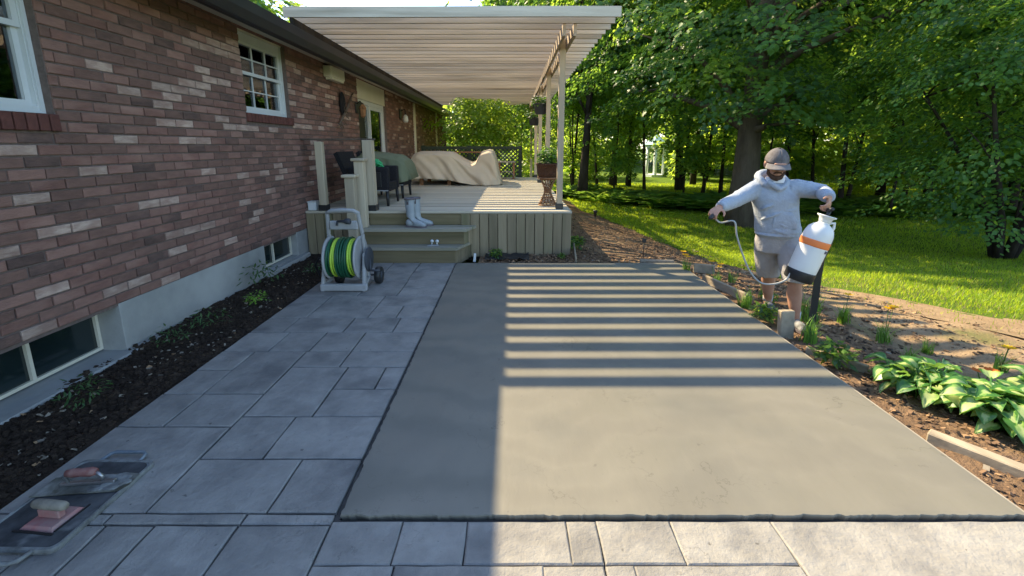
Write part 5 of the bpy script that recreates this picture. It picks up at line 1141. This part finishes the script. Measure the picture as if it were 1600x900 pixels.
# hoodie
h = MB()
rings(h, [(2.42,3.95,.735,.170,.13,YAW),(2.42,3.95,.765,.178,.138,YAW),(2.415,3.945,.80,.192,.152,YAW),(2.395,3.945,.90,.182,.143,YAW),(2.372,3.945,1.0,.184,.14,YAW),(2.352,3.945,1.09,.194,.14,YAW),(2.343,3.945,1.15,.188,.128,YAW),(2.335,3.945,1.20,.140,.108,YAW),(2.325,3.94,1.245,.10,.088,YAW)], 28)
for a, e, w_, s in ((LSH, LEL, LWR, 1), (RSH, REL, RWR, 2)):
    a, e, w_ = Vector(a), Vector(e), Vector(w_); c = Vector((2.34,3.945,1.13))
    h.tube([c.lerp(a,.7), a, a.lerp(e,.5), e, e.lerp(w_,.35), e.lerp(w_,.7), e.lerp(w_,.86)], [.092,.083,.073,.064,.062,.058,.047], 16)
    h.tube([e.lerp(w_,.82), e.lerp(w_,.86), e.lerp(w_,1.0)], [.056,.047,.043], 14)
    q = random.Random(s)
    for k in range(6):                                  # bunched folds along the sleeve
        u = .25 + .12*k; p = a.lerp(e, u*1.6) if u < .62 else e.lerp(w_, (u-.62)*2.2); d_ = (e-a if u < .62 else w_-e).normalized(); x_ = d_.orthogonal().normalized(); y_ = d_.cross(x_); rr_ = .076 - .026*u
        h.tube([p + d_*(.02*math.sin(2*t_+q.random())) + (x_*math.cos(t_) + y_*math.sin(t_))*rr_ for t_ in [q.random()*6 + .5*i for i in range(7)]], [.004,.010,.013,.014,.012,.009,.004], 6)
q = random.Random(12)
for k in range(15):                                     # folds across the body
    z = q.uniform(.79, 1.08); a0 = q.uniform(-2.6, -.4); sp = q.uniform(.5, 1.2); dz = q.uniform(-.09, .09); rx = .188; ry = .146; cx_ = 2.42 - (z-.8)*.22
    h.tube([(cx_ + rx*math.cos(a0+sp*i/6 + YAW), 3.945 + ry*math.sin(a0+sp*i/6 + YAW), z + dz*i/6) for i in range(7)], [.003,.008,.011,.012,.011,.008,.003], 6)
h.tube([(2.42 + .183*math.cos(a*.2618+YAW), 3.947 + .142*math.sin(a*.2618+YAW), .768) for a in range(24)], .013, 6, closed=True)
# hood lying open on the shoulders
hoodp = [(2.31 + .108*math.cos(a), 3.925 + .098*math.sin(a) + .02, 1.262 + .035*math.sin(a) - .018*(math.sin(a) < -.5)) for a in [6.28318*i/22 for i in range(22)]]
h.tube(hoodp, [.030 + .020*max(0, math.sin(6.28318*i/22)) for i in range(22)], 12, closed=True)
h.tube([(2.225,3.86,1.25), (2.26,3.82,1.215), (2.30,3.805,1.185), (2.345,3.815,1.205), (2.385,3.85,1.245)], [.024,.024,.024,.024,.024], 10)
h.ell((2.33,4.055,1.235), (.125,.075,.09))
me = fuse(h, .0075, 3, 'hoodie'); me.materials.append(M['hood']); link('hoodie', me, man, -man.location)
t = MB(); rings(t, [(2.39,3.81,.835,.105,.012,YAW),(2.385,3.806,.90,.10,.014,YAW),(2.375,3.806,.96,.08,.012,YAW),(2.37,3.808,.985,.065,.006,YAW)], 16); me = fuse(t, .006, 3, 'front_pocket'); me.materials.append(M['hood']); link('front_pocket', me, man, -man.location)
t = MB(); rings(t, [(2.305,3.895,1.235,.085,.075,YAW),(2.30,3.89,1.285,.072,.066,YAW)]); me = fuse(t, .006, 2, 'tee_shirt'); me.materials.append(M['tee']); link('tee_shirt', me, man, -man.location)
# shorts
s_ = MB(); rings(s_, [(2.425,3.955,.60,.175,.125,YAW),(2.425,3.955,.70,.182,.13,YAW),(2.425,3.95,.79,.175,.125,YAW)], 26)
for hip, kn, r1 in (((2.355,4.005,.72), (2.462,4.085,.335), .10), ((2.495,3.91,.72), (2.50,3.735,.385), .104)):
    hip, kn = Vector(hip), Vector(kn); s_.tube([hip, hip.lerp(kn,.35), hip.lerp(kn,.7), kn + Vector((0,0,.015)), kn], [.098,.108,.106,r1,r1-.004], 18)
    q = random.Random(int(r1*1000))
    for k in range(7):
        u = q.uniform(.2,.9); p = hip.lerp(kn, u); a0 = q.uniform(-2.6,-1.2); s_.tube([p + Vector((.104*math.cos(a0+.18*i), .104*math.sin(a0+.18*i), .02*i*q.uniform(.3,1))) for i in range(6)], [.003,.007,.009,.009,.007,.003], 6)
me = fuse(s_, .0075, 2, 'shorts'); me.materials.append(M['shorts']); link('shorts', me, man, -man.location)
# shoes and socks
for an, toe in (((2.56,4.20,.02), (2.50,4.00,-.055)), ((2.545,3.74,.02), (2.52,3.54,-.055))):
    an, toe = Vector(an), Vector(toe); f_ = (toe-an); f_.z = 0; f_.normalize(); gz_ = bed_z(an.x, an.y); base = Vector((an.x, an.y, gz_))
    sh = MB(); rot = Matrix.Rotation(math.atan2(f_.y, f_.x), 3, 'Z').to_quaternion()
    sh.ell(base - f_*.015 + Vector((0,0,.05)), (.06,.04,.052), rot=rot); sh.ell(base + f_*.09 + Vector((0,0,.036)), (.105,.046,.036), rot=rot); sh.ell(base + f_*.165 + Vector((0,0,.032)), (.055,.046,.032), rot=rot)
    me = fuse(sh, .007, 3, 'shoe'); me.materials.append(M['shoe']); so_ = link('shoe', me, man, -man.location)
    t = MB(); o = [(.215*math.cos(0),0)]; pr = [(-.07,.03),(-.02,.042),(.06,.046),(.15,.05),(.2,.035),(.222,0)]; o = pr + [(a,-c) for a,c in pr[-2::-1]]; o = [(-.08,0)] + o[:-1] + [o[-1]]
    vs = [base + Vector((f_.x*a - f_.y*c, f_.y*a + f_.x*c, z)) for z in (.0, .02) for a, c in o]; k = len(o)
    t.add(vs, [(i,(i+1)%k,(i+1)%k+k,i+k) for i in range(k)] + [tuple(range(k))[::-1], tuple(range(k,2*k))]); t.build('sole', M['bootd'], so_)
    t = MB(); t.tube([base + Vector((0,0,.07)) - f_*.01, base + Vector((.0,0,.135)) - f_*.008], [.046,.044], 14); t.build('sock', M['sock'], man)

# ------------------------------------------------------------------ the sprayer in his hands
sp = thing('pump_sprayer', 'white tank sprayer with an orange band and black base hanging at the man\'s side', 'sprayer', (2.38, 3.50, .5))
A0 = Vector((2.355, 3.50, .47)); AX = (Vector((2.512, 3.47, 1.03)) - A0).normalized()
U_ = AX.cross(Vector((0,-1,0))).normalized(); V_ = AX.cross(U_)
def tk_(x, y, z): return A0 + U_*x*.87 + V_*y*.87 + AX*z*.90
def tlathe(prof, n=28, sx=1, sy=1):
    t = MB(); vs = [tk_(r_*sx*math.cos(6.28318*j/n), r_*sy*math.sin(6.28318*j/n), z) for r_, z in prof for j in range(n)]; k = len(prof)
    fs = [(i*n+j, i*n+(j+1)%n, (i+1)*n+(j+1)%n, (i+1)*n+j) for i in range(k-1) for j in range(n)]
    if prof[0][0] > 1e-4: fs.append(tuple(range(n)))
    if prof[-1][0] > 1e-4: fs.append(tuple((k-1)*n+j for j in range(n)))
    t.add(vs, fs, 0, True); return t
tlathe([(.0,.03),(.108,.03),(.119,.05),(.121,.15),(.121,.30),(.1215,.40),(.118,.455),(.103,.50),(.075,.53),(.05,.545),(.046,.56)]).build('tank', M['tank'], sp)
tlathe([(.046,.555),(.05,.575),(.058,.60),(.078,.612),(.078,.622),(.05,.622),(.045,.60),(0,.6)]).build('funnel_neck', M['tank'], sp)
tlathe([(.1225,.335),(.1245,.345),(.1245,.385),(.1225,.395)]).build('band', M['orange'], sp)
tlathe([(.0,.0),(.112,.0),(.123,.012),(.124,.085),(.1225,.095),(.118,.095)]).build('base', M['black'], sp)
t = MB(); 
for a in range(10, 15):
    a_ = -1.9 + .035*a*2; t.add([tk_(.1222*math.cos(a_+d_), .1222*math.sin(a_+d_), z) for z, d_ in ((.30,0),(.30,.05),(.325,.055),(.325,.005))], [(0,1,2,3)])
t.build('print_mark', M['label'], sp)
t = MB(); t.tube([tk_(.12,.02,.02), tk_(.142,.02,.2), tk_(.142,.02,.4), tk_(.125,.02,.47)], .026, 8); t.tube([tk_(.085,.09,.03), tk_(.10,.095,.25), tk_(.10,.09,.46)], .02, 8); t.build('back_frame', M['black'], sp)
t = MB(); t.tube([tk_(.05,.0,.56), tk_(.095,.0,.575), tk_(.108,.0,.53), tk_(.10,.0,.48)], .011, 8); t.build('carry_loop', M['tank'], sp)
t = MB(); t.tube([tk_(0,0,.60), tk_(.0,0,.66)], .014, 8); t.tube([tk_(-.02,-.05,.685), tk_(.0,0,.672), tk_(.02,.055,.668)], .016, 10); t.build('pump_handle', M['black'], sp)
t = MB(); pt = [tk_(.135,.02,.27), Vector((2.535,3.515,.48)), Vector((2.543,3.52,.36)), Vector((2.55,3.53,.15)), Vector((2.552,3.53,-.075))]
L_ = []
for p in pt: L_.append([p + Vector((-.026,.006,0)), p + Vector((.026,-.006,0)), p + Vector((.026,0,0)), p + Vector((-.026,.012,0)), p + Vector((-.026,.006,0))])
t.grid(L_, 0, False); t.build('hanging_strap', M['black'], sp)
t = MB(); t.tube([tk_(.125,.06,.45), tk_(.16,.12,.35), tk_(.15,.1,.15), tk_(.12,.05,.05)], .012, 8); t.build('shoulder_strap', M['black'], sp)
hp = Vector(LWR) + (ldir).normalized()*.11 + Vector((0,0,-.03))
t = MB(); ctrl = [tk_(-.11,-.03,.05), Vector((2.24,3.47,.475)), Vector((2.16,3.50,.43)), Vector((2.08,3.55,.43)), Vector((2.0,3.58,.52)), Vector((1.93,3.60,.67)), Vector((1.87,3.60,.82)), Vector((1.835,3.60,.94)), hp + Vector((.075,.02,-.06)), hp]
fine = []
for i in range(len(ctrl)-1):
    p0, p1, p2, p3 = ctrl[max(0,i-1)], ctrl[i], ctrl[i+1], ctrl[min(len(ctrl)-1,i+2)]
    for k in range(6): u = k/6; fine.append(.5*((2*p1) + (p2-p0)*u + (2*p0-5*p1+4*p2-p3)*u*u + (3*p1-p0-3*p2+p3)*u**3))
t.tube(fine + [hp], .0075, 8); t.build('hose', M['tube'], sp)
t = MB(); d_ = ldir.normalized(); t.tube([hp - d_*.06, hp - d_*.01, hp + d_*.03, hp + d_*.055], [.014,.019,.02,.012], 10); t.tube([hp + d_*.0 + Vector((0,0,.012)), hp - d_*.05 + Vector((0,-.0,.035))], .008, 6); t.build('valve_handle', M['black'], sp)
# small wall pieces: light and dried branch on the brick, lamp between the far trims
wl = thing('wall_lantern', 'small dark wall lantern fixed to the brick left of the patio door', 'lantern', (WX, 8.72, 2.2))
t = MB(); t.box(WX+.004, WX+.025, 8.66, 8.78, 2.16, 2.36, 0, .006); t.tube([(WX+.02,8.72,2.33), (WX+.09,8.72,2.38), (WX+.13,8.72,2.33)], .012, 8); t.build('bracket', M['black'], wl)
t = MB(); t.lathe([(.02,.0),(.05,.03),(.062,.16),(.075,.17),(.03,.24),(0,.25)], (WX+.13,8.72,2.08), 6, smooth=False); t.build('lamp', M['cane'], wl)
wd = thing('branch_wreath', 'dried branch swag on a dark plaque hung on the brick wall below the vent', 'wall ornament', (WX, 8.02, 2.2))
t = MB(); t.ell((WX+.03, 7.98, 2.27), (.025,.13,.2)); t.build('plaque', M['wicker'], wd)
t = MB(); q = random.Random(6)
for i in range(26):
    u = q.uniform(-.5,.5); c = Vector((WX+.07, 8.05 + u*.75, 2.18 + u*.62)); t.tube([c, c + Vector((q.uniform(0,.07), q.uniform(-.14,.14), q.uniform(-.16,.12)))], [.009,.003], 5)
t.tube([(WX+.06, 7.68, 1.90), (WX+.07, 8.05, 2.18), (WX+.06, 8.42, 2.5)], [.016,.024,.012], 8); t.build('branches', M['twig'], wd)
wl = thing('wall_light', 'dark wall light with a pale shade on the brick beyond the patio door', 'wall light', (WX, 12.1, 2.3))
t = MB(); t.box(WX+.004, WX+.03, 12.0, 12.2, 2.25, 2.5, 0, .006); t.tube([(WX+.03,12.1,2.45), (WX+.14,12.1,2.5), (WX+.15,12.1,2.36)], .015, 8); t.build('bracket', M['black'], wl)
t = MB(); t.lathe([(.05,0),(.075,.05),(.06,.16),(.02,.2)], (WX+.15,12.1,2.16), 14); t.build('lamp', M['white'], wl)
